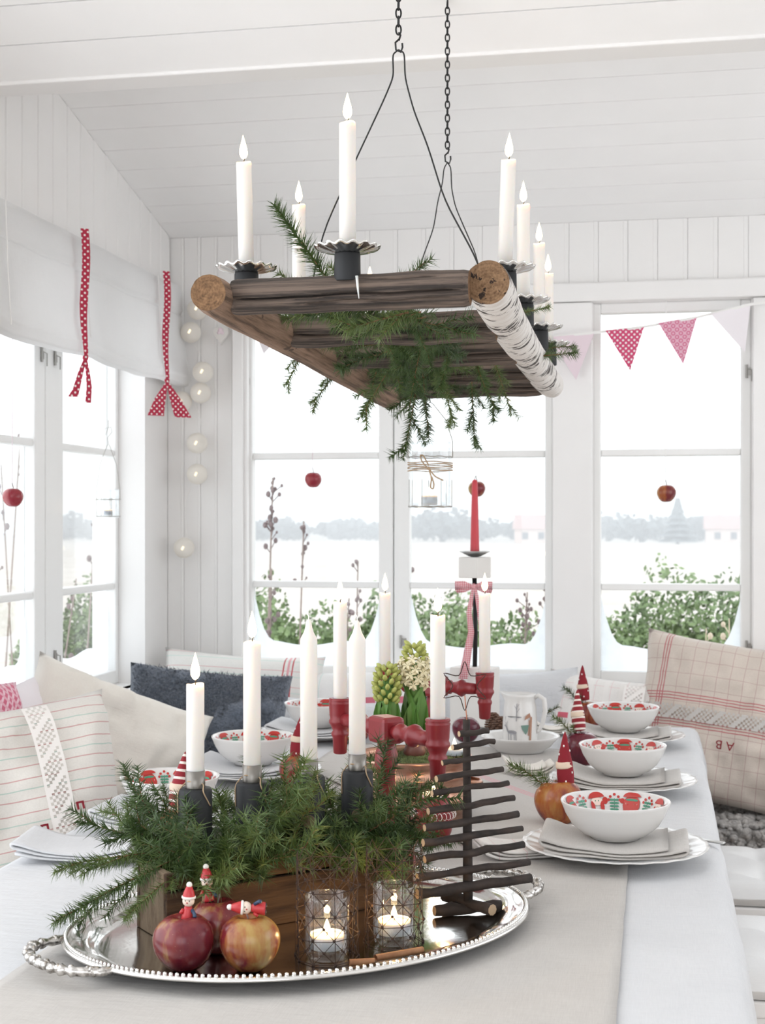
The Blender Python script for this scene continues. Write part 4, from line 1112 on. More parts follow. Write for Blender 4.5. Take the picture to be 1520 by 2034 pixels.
# ---- apples hanging on threads in the windows
def hanging_apple(loc, r, mat, label, top):
    t = thing('hanging_apple', label, 'apple', loc, 0, 'apples hanging on threads in the windows')
    link('skin', apple_mesh(r, loc[0] * 7, mat), t, (0, 0, -r * .8))
    MB().tube([(0, 0, r * .7), (.001, 0, r * 1.1), (-.002, 0, r * 1.5)], .0012, 6).build('stem', 'bare_twig', t)
    MB().tube([(-.002, 0, r * 1.4), (0, 0, top - loc[2])], .0011, 5).build('thread', 'tape' if mat != 'apple_hang' else 'pale_pennant', t)
hanging_apple((-1.04, 4.295, 1.421), .026, 'apple_hang', 'red apple hanging on a thread in the first back window', 1.95)
hanging_apple((-.529, 4.295, 1.39), .026, 'apple_mixed', 'apple hanging behind the red taper candle', 1.95)
hanging_apple((.035, 4.295, 1.374), .028, 'apple_orange', 'yellowish apple hanging in the third back window', 1.95)
hanging_apple((-1.575, 3.318, 1.349), .0255, 'apple_hang', 'dark red apple hanging at the left edge of the picture', 1.95)

# ================================================================ silver tray
TC = (-.449, 1.81); TA = R(43.6); A_, B_ = .32, .244
TRZ = TT + .0045
tr = thing('silver_tray', 'large oval silver tray with beaded rim and ornate handles', 'tray', (TC[0], TC[1], TRZ), TA)
pf = [(0.0001, .004), (.30, .004), (.62, .004), (.80, .0042), (.83, .006), (.86, .0125), (.88, .0148), (.91, .0155), (.94, .0165), (.96, .019), (.985, .0195), (1.0, .0175), (1.0, .015), (.97, .0145), (.90, .0115), (.84, .008), (.80, .0015), (.70, 0), (.0001, 0)]
m = MB(); seg = 144; vs = []; fs = []
for i, (q, z) in enumerate(pf):
    for k in range(seg):
        a = 2 * PI * k / seg; w = 0
        if .84 < q < .95: w = .0012 * math.sin(a * 18) * math.sin(PI * (q - .84) / .11)
        g = .244 * (1 - q); ax = A_ - (B_ - B_ * q); ay = B_ * q; ax = max(ax, .076 if q < .01 else ax)
        if q < .01: ax, ay = .076, .0001
        vs.append((ax * math.cos(a), ay * math.sin(a), z + w))
n = len(pf)
for i in range(n - 1):
    for k in range(seg): k2 = (k + 1) % seg; fs.append((i * seg + k, i * seg + k2, (i + 1) * seg + k2, (i + 1) * seg + k))
m.add(vs, fs); m.build('dish', 'silver', tr, True)
m = MB()
for k in range(230):
    a = 2 * PI * k / 230; m.ball((A_ * .982 * math.cos(a), B_ * .977 * math.sin(a), .0205), .0028, 6, 4)
o = m.build('beading', 'silver', tr, True); stuff(o)
for s in (-1, 1):
    hp = []; hr = []
    for k in range(41):
        f = k / 40; a = -PI / 2 + PI * f; y = .072 * math.sin(a) * (1 - .12 * math.cos(a)); x = A_ - .012 + .058 * math.cos(a) ** .7 if math.cos(a) > 1e-6 else A_ - .012
        hp.append((s * x, y, .016 + .004 * math.cos(a))); hr.append(.0042 + .0022 * abs(math.sin(k * .9)) + .0012 * math.sin(k * 2.3))
    m = MB().tube(hp, hr, 9)
    for k in range(1, 40, 2): p = Vector(hp[k]); m.ball(p + Vector((s * .004 * (1 if k % 4 == 1 else -1), 0, .002)), .0042 + .001 * math.sin(k), 7, 5)
    for y in (-.074, .074): m.ball((s * (A_ - .012), y, .016), .009, 9, 6, (1.6, 1, .6))
    m.build('handle', 'antique_silver', tr, True)
TZI = TRZ + .0042             # inside level of the tray

# ---------------------------------------------------------------- wooden box of fir and candles
bx = thing('wooden_box', 'long narrow old wooden box on the silver tray', 'box', (-.497, 1.860, TZI), R(43.9))
BL, BW, BH = .374, .094, .086
for s in (-1, 1):
    lower = MB().box((0, s * (BW / 2 - .005), .031), (BL - .0005, .010, .062), 0, .0012).build('side_board', 'shaded_box_wood', bx)
    MB().box((0, s * (BW / 2 - .006), .0755), (BL - .0005, .008, .021), 0, .0015).build('side_board', 'shaded_box_wood', bx)
    MB().box((s * (BL / 2 - .006), 0, BH / 2), (.012, BW - .021, BH), 0, .0015).build('end_board', 'lit_end_tag_wood' if s < 0 else 'shaded_box_wood', bx)
MB().box((0, 0, .006), (BL - .026, BW - .022, .010)).build('bottom_board', 'shaded_box_wood', bx)
def onbox(u, v=0, z=0):
    c, s = math.cos(R(43.9)), math.sin(R(43.9)); return Vector((-.497 + u * c - v * s, 1.860 + u * s + v * c, TZI + z))
GB = 'white candles in the wooden box'
for u, hgt, lit, lb in ((-.128, .112, True, 'shortest lit white candle in the wooden box, at its left end'), (-.045, .163, True, 'second lit white candle from the left in the wooden box'), (.042, .190, False, 'unlit creamy candle with pointed tip, third in the wooden box'), (.120, .186, False, 'unlit white candle with pointed tip at the right end of the box')):
    p = onbox(u, -.006, .013)
    h = thing('candle_holder', {-.128: 'black wooden candle holder with steel cup under the shortest box candle', -.045: 'black wooden candle holder with twine under the second box candle', .042: 'black wooden candle holder under the unlit creamy candle', .120: 'black wooden candle holder with twine under the rightmost box candle'}[u], 'candle holder', p, 0, 'black candle holders in the box')
    MB().lathe([(.0215, -.0015), (.022, .002), (.022, .167), (.020, .170), (.012, .170)], 30).build('block', 'black_wood', h, True)
    MB().lathe([(.0125, .169), (.0128, .171), (.0128, .193), (.0118, .193), (.0118, .172), (1e-5, .172)], 24).build('metal_cup', 'steel', h, True)
    wire([(.022, -.006, .149), (.016, -.018, .169), (.013, -.004, .177), (-.005, -.014, .181), (-.013, 0, .177), (-.020, -.012, .167), (-.019, -.013, .139)], .0009).build('twine', 'jute', h, True)
    MB().lathe([(.009, 0), (.009, .002), (1e-5, .0022)], 14, (.006, -.0225, .112), m=Vector((0, -1, 0)).to_track_quat('Z', 'Y').to_matrix()).build('wooden_tag', 'lit_end_tag_wood', h)
    candle(tuple(p + Vector((0, 0, .1725))), hgt + .0205, .0117, lb, lit, GB, power=.12)
GF = 'fir sprigs in the wooden box'
FX = 'fir sprig packed into the wooden box around the candles'
rg = random.Random(77)
cand = [-.128, -.045, .042, .120]
for k in range(84):
    u = rg.uniform(-.175, .18); v = rg.uniform(-.04, .04)
    side = 1 if v > 0 else -1
    d = onbox(rg.uniform(-.5, .5), side * rg.uniform(.1, .9), 0) - onbox(0)
    d.z = rg.uniform(.02, .62)
    sprig(rg.choice(('mid', 'mid2', 'short', 'short2', 'short', 'tuft')), onbox(u, v, rg.uniform(.070, .100)), d, FX, rg.uniform(-2, 2), rg.uniform(.8, 1.15), GF)
for k in range(30):
    u = rg.uniform(-.18, .18); v = rg.uniform(-.03, .045)
    d = Vector((rg.uniform(-.3, .3), rg.uniform(-.2, .3), 1 if u < .07 else .45))
    sprig(rg.choice(('short', 'short2', 'tuft', 'tuft')), onbox(u, v, rg.uniform(.075, .10)), d, 'upright fir tip between the candles of the wooden box', rg.uniform(-2, 2), rg.uniform(.65, .95), GF)
for k in range(26):
    u = rg.uniform(-.17, .18)
    d = onbox(rg.uniform(-.3, .3), -.9) - onbox(0); d.z = rg.uniform(-.15, .25)
    sprig(rg.choice(('short', 'short2', 'tuft')), onbox(u, -.03, .092), d, 'fir tip leaning out over the front of the wooden box', rg.uniform(-2, 2), rg.uniform(.7, .95), GF)
sprig('long', onbox(-.13, .0, .10), (-.95, -.25, .02), 'long fir branch reaching out left of the box over the tray rim', .2, .86, GF)
sprig('long', onbox(-.14, -.01, .10), (-.88, -.35, -.35), 'fir branch drooping down the left end of the box', .5, .92, GF)
sprig('mid', onbox(-.15, .02, .10), (-.9, .1, .25), 'upper fir branch pointing left from the box end', .8, 1.0, GF)
sprig('mid2', onbox(-.15, .03, .11), (-.55, .1, .75), 'fir tip rising at the left end of the box behind the short candle', .8, .85, GF)
sprig('mid', onbox(-.16, -.03, .088), (-.5, -.75, -.45), 'fir tip hanging over the left front corner of the box', .3, .7, GF)
sprig('mid', onbox(.17, .0, .10), (.9, .05, -.2), 'fir tip hanging over the right end of the box towards the twig tree', .3, .7, GF)
sprig('short', onbox(.16, -.02, .10), (.8, -.4, -.55), 'fir tip drooping in front of the twig tree branches', .9, .9, GF)
sprig('mid2', onbox(.15, .0, .10), (.75, .0, .5), 'pale green fir tip at the right end of the box', .9, .8, GF)

# ---------------------------------------------------------------- apples with little wooden figures on the tray
apple((-.543, 1.603, TZI), .0360, 'apple_red', 'red apple at the left on the silver tray with a small figure on top', 1, (R(2), R(-3), 0))
apple((-.467, 1.615, TZI), .0357, 'apple_mixed', 'yellow and red apple on the silver tray with a lying figure', 2.2, (R(-2), R(2), R(120)))
apple((-.527, 1.677, TZI), .0360, 'apple_red', 'dark red apple behind the other two on the silver tray', 3.4, (0, 0, R(40)))
def peg_figure(loc, rot, label):
    t = thing('wooden_figure', label, 'figurine', loc, 0, 'small wooden figures on the apples'); t.rotation_euler = rot
    MB().lathe([(.0075, 0), (.0078, .002), (.0052, .013), (.0045, .016), (1e-5, .017)], 18).build('coat', 'figure_red', t, True)
    for s in (-1, 1): MB().lathe([(1e-5, -.002), (.0032, -.001), (.0032, .003), (1e-5, .004)], 10, (s * .0036, -.001, 0)).build('boot', 'figure_black', t, True)
    MB().tube([(.005, -.002, .013), (.009, -.004, .008), (.010, -.007, .006)], .0022, 7).build('arm', 'figure_blue', t, True)
    MB().tube([(-.005, -.002, .013), (-.008, -.004, .008)], .0022, 7).build('arm', 'figure_red', t, True)
    hd = MB().ball((0, 0, .0225), .0072, 18, 12, (1, 1, .95)).build('head', 'figure_skin', t, True)
    for s in (-1, 1): MB().ball((s * .0025, -.0066, .024), .0008, 6, 4).build('eye', 'figure_black', hd)
    MB().ball((0, -.0074, .0218), .001, 6, 4).build('nose', 'figure_red', hd)
    ht = MB().lathe([(.0076, .0262), (.0078, .0275), (.0062, .033), (.0035, .0395), (1e-5, .0405)], 18).build('hat', 'figure_red', t, True)
    MB().lathe([(.0078, .0255), (.0084, .0262), (.0084, .0278), (.0078, .0285)], 18).build('hat_brim', 'figure_white', ht, True)
    MB().ball((0, 0, .0415), .0036, 10, 7).build('pompom', 'figure_white', ht, True)
    return t
peg_figure((-.540, 1.602, TZI + .0590), (0, R(3), R(5)), 'little wooden figure in red hat standing on the left apple')
peg_figure((-.537, 1.672, TZI + .0640), (0, R(-4), R(15)), 'little wooden figure in red hat on the rear apple, the highest of the three')
peg_figure((-.449, 1.615, TZI + .0735), (R(8), R(-86), R(8)), 'little wooden figure lying on its back on the yellow and red apple')

# ---------------------------------------------------------------- votive glasses with rusty wire sleeves
def votive(loc, r, h, label, sleeve_label, tl_label):
    t = thing('votive_glass', label, 'glass', loc, 0, 'votive glasses on the tray')
    MB().lathe([(r * .8, 0), (r * .92, .001), (r * .97, .01), (r, h - .002), (r * .985, h), (r * .94, h - .001), (r * .9, .014), (r * .7, .011), (1e-5, .011)], 44).build('glass', 'jar_glass', t, True)
    tealight((loc[0], loc[1], loc[2] + .0115), tl_label, True, .0205, .018, .30)
    s = thing('wire_sleeve', sleeve_label, 'wire ornament', loc, 0, 'rusty star wire sleeves'); rs = r * 1.38; hs = h * 1.5; n = 9; rows = 4
    P = lambda k, z: Vector((rs * math.cos(2 * PI * k / n + .3) * (1 + .05 * math.sin(k * 2 + z * 90)), rs * math.sin(2 * PI * k / n + .3), z))
    rg = random.Random(int(loc[0] * 1e4)); dz = hs / rows
    knots = MB()
    for k in range(n):
        zt = hs + rg.uniform(-.004, .012)
        MB().tube([P(k, 0.001), P(k, zt)], .0005, 5).build('upright_wire', 'rust_wire', s)
    for j in range(rows + 1):
        MB().tube([P(k, max(.001, j * dz) + rg.uniform(-.001, .001) * (j > 0)) for k in range(n)], .0005, 5, False, True).build('ring_wire', 'rust_wire', s)
    for k in range(n):
        d = MB()
        for j in range(rows):
            a, b, c, e = P(k, j * dz + .001), P(k + 1, j * dz + .001), P(k + 1, (j + 1) * dz), P(k, (j + 1) * dz)
            mid = (a + b + c + e) / 4
            for q in (a, b, c, e): d.tube([q, mid], .00048, 4, False)
            d.ball(mid, .0020, 6, 4); d.ball(a, .0021, 6, 4)
        a, b = P(k, hs), P(k + 1, hs); d.tube([a, (a + b) / 2 + Vector((0, 0, .016)), b], .0005, 4)
        d.build('star_wire', 'rust_wire', s)
votive((-.390, 1.682, TZI), .0275, .076, 'small clear votive glass with burning tealight, left of the two on the tray', 'rusty wire star sleeve around the left votive glass', 'burning tealight in the left votive glass on the tray')
votive((-.321, 1.757, TZI), .0265, .073, 'small clear votive glass with burning tealight, right of the two on the tray', 'rusty wire star sleeve around the right votive glass', 'burning tealight in the right votive glass on the tray')
for (x, y, rz, L, lb) in ((-.302, 1.690, R(41), .066, 'longer cinnamon stick lying along the tray rim'), (-.340, 1.650, R(20), .030, 'short cinnamon piece at the tray rim')):
    m = MB(); spv = []
    for k in range(26):
        a = k / 25 * 4.4 * PI / 2; q = .0052 - .00012 * k; spv.append((q * math.cos(a), q * math.sin(a)))
    m.grid(25, 1, lambda u, v: ((v - .5) * L, spv[int(round(u * 25))][0], spv[int(round(u * 25))][1]))
    m.grid(25, 1, lambda u, v: ((v - .5) * L, spv[int(round(u * 25))][0] * .86, spv[int(round(u * 25))][1] * .86), True)
    tag(m.build('cinnamon_stick', 'cinnamon', None, True, (x, y, TZI + .0058), (0, 0, rz)), lb, 'cinnamon stick', 'cinnamon sticks on the tray')

# ---------------------------------------------------------------- twig tree
tt = thing('twig_tree', 'small tree made of bare twigs on a trunk, standing on the silver tray', 'ornament', (-.246, 1.900, TZI))
def twig(mb, p0, p1, r0, r1, rg, seg=9):
    p0, p1 = Vector(p0), Vector(p1); pts = []; rr = []
    for i in range(9):
        f = i / 8; p = p0.lerp(p1, f) + Vector((0, rg.gauss(0, .0006), rg.gauss(0, .0008))) * (1 if 0 < i < 8 else 0); pts.append(p); rr.append((r0 + (r1 - r0) * f) * (1 + .08 * rg.gauss(0, 1)))
    mb.tube(pts, rr, seg); return pts, rr
rg = random.Random(4)
m = MB(); twig(m, (0, 0, .018), (-.003, .006, .262), .0068, .0055, rg, 12); m.build('trunk', 'twig_bark', tt, True)
twigs = [(.246, .011, .030, .004, .0035), (.230, .020, .038, .004, .012), (.211, .034, .046, .0038, .016), (.191, .042, .050, .0042, .018), (.172, .048, .058, .0042, .014), (.150, .053, .066, .0048, .022), (.128, .058, .072, .0052, .018), (.108, .060, .078, .0048, .014), (.086, .058, .080, .0052, .014), (.062, .068, .088, .0052, .006), (.040, .068, .090, .0065, .004)]
for z, l, r_, rad, sl_ in twigs:
    l *= 1.12; r_ *= 1.12; c, s = math.cos(R(38)), math.sin(R(38)); b = MB(); y0 = -.009; sl_ *= .35
    p0 = Vector((-l * c, -l * s + y0, z - sl_ * .45)); p1 = Vector((r_ * c, r_ * s + y0, z + sl_ * .55 * .6))
    pts, rr = twig(b, p0, p1, rad * 1.05, rad * .92, rg); bo = b.build('branch', 'twig_bark', tt, True)
    d = (pts[0] - pts[1]).normalized()
    MB().tube([pts[0] + d * .0001, pts[0] + d * .0005], rr[0] * .93, 9).build('cut_end', 'twig_cut', bo)
for a in (R(25), R(-40)):
    b = MB(); d = Vector((math.cos(a), math.sin(a), 0)) * .047; z = .0085 if a > 0 else .0165
    pts, rr = twig(b, -d + Vector((0, 0, z)), d + Vector((0, 0, z)), .0082, .0076, rg); bo = b.build('foot', 'twig_bark', tt, True)
    for e, q in ((pts[0], pts[1]), (pts[-1], pts[-2])):
        dd = (e - q).normalized(); MB().tube([e + dd * .0001, e + dd * .0006], rr[0] * .92, 9).build('cut_end', 'twig_cut', bo)
sp = []
for k in range(12):
    a = PI / 2 + PI * k / 6; q = .036 if k % 2 == 0 else .014; sp.append((q * math.cos(a) - .004, -.003, .308 + q * math.sin(a)))
cl = []
for i in range(12):
    a, b = Vector(sp[i]), Vector(sp[(i + 1) % 12])
    for k in range(4): cl.append(a.lerp(b, k / 4))
for _ in range(1): cl = [(cl[i - 1] + cl[i] * 2 + cl[(i + 1) % len(cl)]) / 4 for i in range(len(cl))]
st = MB().tube(cl, .0007, 6, False, True).build('wire_star', 'rust_wire', tt, True)
MB().tube([(-.004, -.003, .295), (-.002, .002, .262), (-.003, .004, .252)], .0008, 6).build('wire_stem', 'copper_wire', tt, True)

# ================================================================ red turned candelabra, copper pot
def turned(mb, p0, p1, prof, seg=20):
    p0, p1 = Vector(p0), Vector(p1); d = p1 - p0; L = d.length; q = d.to_track_quat('Z', 'Y').to_matrix()
    mb.lathe([(r, z * L) for r, z in prof], seg, p0, m=q); return mb
SPIN = [(.010, 0), (.010, .12), (.014, .16), (.014, .22), (.010, .27), (.0125, .40), (.016, .50), (.018, .55), (.016, .60), (.012, .64), (.0115, .85), (.010, 1)]
CUP = [(.0085, 0), (.011, .02), (.0125, .30), (.0145, .34), (.0145, .38), (.012, .42), (.016, .52), (.0185, .56), (.0185, .60), (.0165, .64), (.0175, .70), (.0185, .90), (.019, .92), (.0175, .945), (.019, .97), (.018, 1), (.0118, 1), (.0115, .9), (1e-5, .9)]
def candelabrum(pl, pr, ztop, label, hcup=.092):
    """two cups joined by a turned bar with a block and leg in the middle"""
    pl, pr = Vector(pl), Vector(pr); mid = (pl + pr) / 2; zb = ztop - .034
    t = thing('red_candelabrum', label, 'candelabrum', (mid.x, mid.y, TT + .0035), 0, 'red turned wooden candelabra'); z0 = TT + .0035
    ang = math.atan2(pr.y - pl.y, pr.x - pl.x); b = .026
    MB().box((0, 0, zb - z0), (.052, .040, .042), ang, .007).build('centre_block', 'red_paint', t)
    for p in (pl, pr):
        d = p - mid; dn = d.normalized()
        MB().lathe([(r, z * hcup) for r, z in CUP], 24, (d.x, d.y, ztop - hcup - z0)).build('candle_cup', 'red_paint', t, True)
        a = dn * .022; e = dn * (d.length - .016)
        turned(MB(), (a.x, a.y, zb - z0), (e.x, e.y, zb - z0), SPIN).build('arm', 'red_paint', t, True)
    turned(MB(), (0, 0, zb - z0 - .018), (0, 0, .014), [(.0125, 0), (.0145, .05), (.018, .12), (.0185, .2), (.017, .24), (.015, .27), (.0155, .8), (.019, .88), (.016, 1)]).build('leg', 'red_paint', t, True)
    MB().lathe([(.052, 0), (.053, .004), (.046, .010), (.024, .016), (1e-5, .018)], 32).build('foot', 'red_paint', t, True)
candelabrum((-.51, 2.295, 0), (-.314, 2.078, 0), .996, 'red turned wooden candelabrum in front of the copper pot')
candelabrum((-.545, 2.88, 0), (-.328, 2.79, 0), .992, 'red turned wooden candelabrum behind the hyacinths')
GR = 'white candles in the red candelabra'
candle((-.314, 2.078, .986), .162, .0112, 'lit white candle in the right cup of the front red candelabrum', True, GR)
candle((-.51, 2.295, .986), .168, .0112, 'lit white candle in the left cup of the front red candelabrum', True, GR)
candle((-.328, 2.79, .982), .165, .0112, 'lit white candle in the right cup of the rear red candelabrum', True, GR)
candle((-.545, 2.88, .982), .160, .0112, 'lit white candle in the left cup of the rear red candelabrum', True, GR)
PC = (-.432, 2.545); z0 = TT + .0035
t = thing('copper_pot', 'round copper pot filled with moss and hyacinths', 'pot', (PC[0], PC[1], z0 + .001)); HP = .112
MB().lathe([(.098, 0), (.101, .002), (.101, .035), (.104, .037), (.104, .043), (.101, .045), (.1015, .075), (.1045, .077), (.1045, .083), (.102, .085), (.103, HP - .008), (.108, HP - .004), (.109, HP), (.106, HP + .002), (.1005, HP - .004), (.099, .01), (1e-5, .008)], 64).build('body', 'copper', t, True)
for s in (-1, 1): MB().tube([(s * .104, -.02, .07), (s * .122, -.014, .068), (s * .126, 0, .066), (s * .122, .014, .068), (s * .104, .02, .07)], .004, 8).build('handle', 'copper', t, True)
m = MB(); m.lathe([(.0985, HP - .022), (.09, HP - .014), (.05, HP - .006), (1e-5, HP - .004)], 48, mod=lambda r, z, a, i: (r, z + (.012 * nz((r * 30 * math.cos(a), r * 30 * math.sin(a), 2)) if r < .095 else 0)))
o = tag(m.build('moss', 'moss', None, True, (PC[0], PC[1], z0 + .001)), 'green moss filling the copper pot', 'moss'); stuff(o)
mm = MB(); rg = random.Random(12)
for _ in range(1500):
    a = rg.random() * 2 * PI; q = .094 * math.sqrt(rg.random()); p = Vector((q * math.cos(a), q * math.sin(a), HP - .012 + .004 * nz((q * 30 * math.cos(a), q * 30 * math.sin(a), 2)))); d = Vector((rg.gauss(0, .6), rg.gauss(0, .6), 1)).normalized() * rg.uniform(.006, .016); s = Vector((rg.gauss(0, 1), rg.gauss(0, 1), 0)).normalized() * .0012
    mm.add([p - s, p + s, p + d], [(0, 1, 2)])
c_ = mm.build('moss_tips', 'moss', o); stuff(c_)
def leaf_blade(mb, base, yaw, L, w, lean, cup=.5):
    d = Vector((math.cos(yaw), math.sin(yaw), 0)); sd = Vector((-math.sin(yaw), math.cos(yaw), 0)); n = 10
    def P(u, v, off):
        ww = w * (math.sin(PI * min(1, .30 + .70 * v)) ** .7 if v < 1 else 0) * (.75 + .5 * math.sin(PI * v)); x = (u - .5) * ww
        return Vector(base) + d * (lean * L * v ** 1.5 + .004) + Vector((0, 0, L * v)) + sd * x - d * (-(abs(u - .5) * 2) ** 2 * ww * -cup * .5) - d * off
    mb.grid(6, n, lambda u, v: P(u, v, 0)); mb.grid(6, n, lambda u, v: P(u, v, .0014), True)
def hyacinth(loc, h_leaf, h_fl, budmat, fl, label, nb, wid):
    t = thing('hyacinth', label, 'plant', loc, 0, 'hyacinths in the copper pot')
    MB().lathe([(1e-5, -.012), (.014, -.008), (.021, .004), (.016, .018), (.008, .026), (1e-5, .027)], 20).build('bulb', 'bulb_skin', t, True)
    for k in range(6):
        b = MB(); leaf_blade(b, (0, 0, .012), 2 * PI * k / 6 + .4, h_leaf * (.88 + .12 * math.sin(k * 2.1)), .042, wid if k % 2 else wid * .6); b.build('leaf', 'hyacinth_leaf', t, True)
    MB().tube([(0, 0, .02), (0, 0, h_fl - .03)], .005, 8).build('stalk', 'hyacinth_leaf', t, True)
    rg = random.Random(int(loc[0] * 999)); 
    for k in range(nb):
        f = k / nb; z = h_fl * (.58 + .42 * f); a = k * 2.4; q = .026 * math.sin(PI * (.22 + .70 * f)) ** .8
        b = MB(); d = Vector((math.cos(a), math.sin(a), .9)).normalized(); p = Vector((q * .6 * math.cos(a), q * .6 * math.sin(a), z))
        b.lathe([(1e-5, 0), (.0034, .003), (.0046, .009), (.0032, .015), (1e-5, .018)], 8, p, m=d.to_track_quat('Z', 'Y').to_matrix())
        if fl and f < .62:
            for j in range(5):
                aa = j * 2 * PI / 5; e = (d.orthogonal().normalized() * math.cos(aa) + d.cross(d.orthogonal().normalized()) * math.sin(aa)); tip = p + d * .016
                b.add([tip, tip + e * .006 + d * .003 + d.cross(e) * .003, tip + e * .012 + d * .0, tip + e * .006 + d * .003 - d.cross(e) * .003], [(0, 1, 2, 3)])
        b.build('floret' if fl and f < .62 else 'bud', 'hyacinth_flower' if fl and f < .62 else budmat, t, True)
pz = z0 + HP - .002
hyacinth((-.478, 2.545, pz), .135, .160, 'hyacinth_bud', False, 'green budded hyacinth at the left of the copper pot', 54, .10)
hyacinth((-.432, 2.572, pz), .150, .198, 'hyacinth_bud', True, 'taller hyacinth with opening cream flowers in the copper pot', 60, .16)
tealight((-.362, 2.60, pz - .004), 'small burning tealight on the moss in the copper pot', True, .017, .014, .04)

# ---- red animal-shaped tealight holder
t = thing('animal_tealight_holder', 'red ceramic animal-shaped tealight holder beside the copper pot', 'candle holder', (-.362, 2.345, z0 + .001), R(-35))
MB().lathe([(.018, 0), (.024, .003), (.031, .02), (.033, .04), (.030, .062), (.027, .078), (.025, .078), (.026, .07), (1e-5, .066)], 32).build('body', 'red_paint', t, True)
MB().lathe([(.017, 0), (.013, .012), (.011, .03), (.0125, .034), (.011, .036), (1e-5, .036)], 20, (.006, -.022, .045), m=Vector((.15, -1, -.15)).to_track_quat('Z', 'Y').to_matrix()).build('snout', 'red_paint', t, True)
for s in (-1, 1): MB().lathe([(.009, 0), (.008, .008), (.001, .028)], 12, (s * .017, -.018, .062), .8, .5, m=Matrix.Rotation(R(12 * s), 3, 'Y')).build('ear', 'red_paint', t, True)
for s in (-1, 1): MB().ball((s * .010, -.031, .055), .002, 8, 5).build('eye', 'figure_black', t)
m = MB(); rg = random.Random(2)
for k in range(26):
    a = 2 * PI * k / 26; m.tube([Vector((.0345 * math.cos(a) + .005 * math.cos(b * PI / 4), .0345 * math.sin(a), .048 + .006 * math.sin(b * PI / 4))) for b in range(8)], .0006, 4, False, True)
stuff(m.build('lace_collar', 'felt_white', t))
tealight((-.362, 2.345, z0 + .068), 'burning tealight on top of the red animal holder', True, .0185, .015, .08)

# ================================================================ tall stand with red taper
t = thing('tall_candle_stand', 'white block and black iron candle stand with gingham bow', 'candle stand', (-.47, 3.77, TT + .001)); b0 = TT + .001
MB().box((0, 0, .078), (.115, .075, .156), R(-14), .003).build('base_block', 'white_block', t)
MB().tube([(0, 0, .155), (.002, 0, .25), (-.001, 0, .402)], .0062, 10).build('rod', 'black_iron', t, True)
MB().box((0, 0, 1.170 - b0), (.062, .062, .055), R(-30), .002).build('upper_block', 'white_block', t)
MB().lathe([(.006, 0), (.016, .002), (.032, .010), (.041, .0145), (.040, .016), (.030, .0125), (.014, .006), (.0105, .006), (.0105, .018), (.0096, .018), (.0096, .007), (1e-5, .007)], 40, (0, 0, 1.1975 - b0)).build('drip_plate', 'tin', t, True)
bw = thing('gingham_bow', 'red gingham ribbon bow tied round the black stand', 'ribbon', (-.47, 3.755, 1.10))
MB().ball((0, -.006, .02), .008, 10, 6).build('knot', 'gingham_ribbon', bw, True)
for s, l in ((-1, .05), (1, .05)):
    strip(MB(), [(0, -.006, .02), (s * l * .5, -.014, .026), (s * l, -.008, .022), (s * l * .9, -.002, .012), (s * l * .5, -.004, .012), (0, -.006, .018)], [.006, .018, .022, .022, .016, .006], (0, 0, 1), .0012).build('bow_loop', 'gingham_ribbon', bw, True)
strip(MB(), [(-.002, -.008, .016), (-.012, -.012, -.05), (-.006, -.014, -.10), (-.016, -.016, -.16), (-.022, -.055, -.22)], [.008, .014, .016, .022, .024], (1, 0, 0), .0012).build('bow_tail', 'gingham_ribbon', bw, True)
strip(MB(), [(.004, -.008, .016), (.016, -.012, -.05), (.030, -.040, -.15), (.036, -.055, -.25)], [.008, .012, .012, .014], (1, 0, 0), .0012).build('bow_tail', 'gingham_ribbon', bw, True)
candle((-.47, 3.77, 1.2055), .198, .0125, 'unlit red taper candle on the tall stand', False, None, 'red_wax')
apple((-.452, 3.45, z0), .034, 'apple_dark', 'dark red apple on the table before the tall candle stand', 1.2)
for (x, y, lb) in ((-.40, 3.60, 'brown pine cone at the foot of the tall candle stand'), (-.375, 3.53, 'second brown pine cone nearer the jug')):
    t = thing('pine_cone', lb, 'pine cone', (x, y, z0), 0, 'pine cones by the tall stand'); m = MB()
    MB().lathe([(1e-5, .002), (.012, .006), (.016, .02), (.010, .045), (1e-5, .055)], 14).build('core', 'pine_cone', t, True)
    for k in range(60):
        f = k / 60; a = k * 2.4; rr = .020 * math.sin(PI * (.2 + .75 * f)); m.ball((rr * math.cos(a), rr * math.sin(a), .004 + .05 * f), .0055, 6, 4, (1, 1, .5))
    stuff(m.build('scales', 'pine_cone', t))

# ================================================================ place settings
PLATE = MB().lathe([(.058, 0), (.062, .0), (.064, .003), (.085, .006), (.100, .009), (.115, .013), (.130, .0165), (.142, .0195), (.148, .021), (.1475, .0225), (.140, .0215), (.128, .0185), (.113, .015), (.098, .0115), (.082, .0088), (.05, .0075), (1e-5, .0075)], 120,
    mod=lambda r, z, a, i: (r * (1 + (.004 * math.cos(a * 24) if r > .135 else 0)), z + (.0006 * math.cos(a * 24) * min(1, (r - .1) / .03) if r > .1 else 0) + (.0008 * math.sin(a * 60) if .11 < r < .14 and i > 8 else 0))).mesh('plate', 'porcelain', True)
BPRO = [(.036, 0), (.040, .0), (.041, .003), (.054, .008), (.069, .021), (.080, .039), (.0860, .054), (.0880, .0585), (.0870, .0602), (.083, .058), (.0770, .043), (.066, .025), (.050, .0115), (.02, .007), (1e-5, .007)]
BOWL = MB().lathe(BPRO, 72, mod=lambda r, z, a, i: (r * (1 + .008 * math.cos(5 * a) * (r / .087) ** 3), z)).mesh('body', 'porcelain', True)
INN = [(.020, .007), (.050, .0115), (.066, .025), (.0770, .043), (.083, .058)]
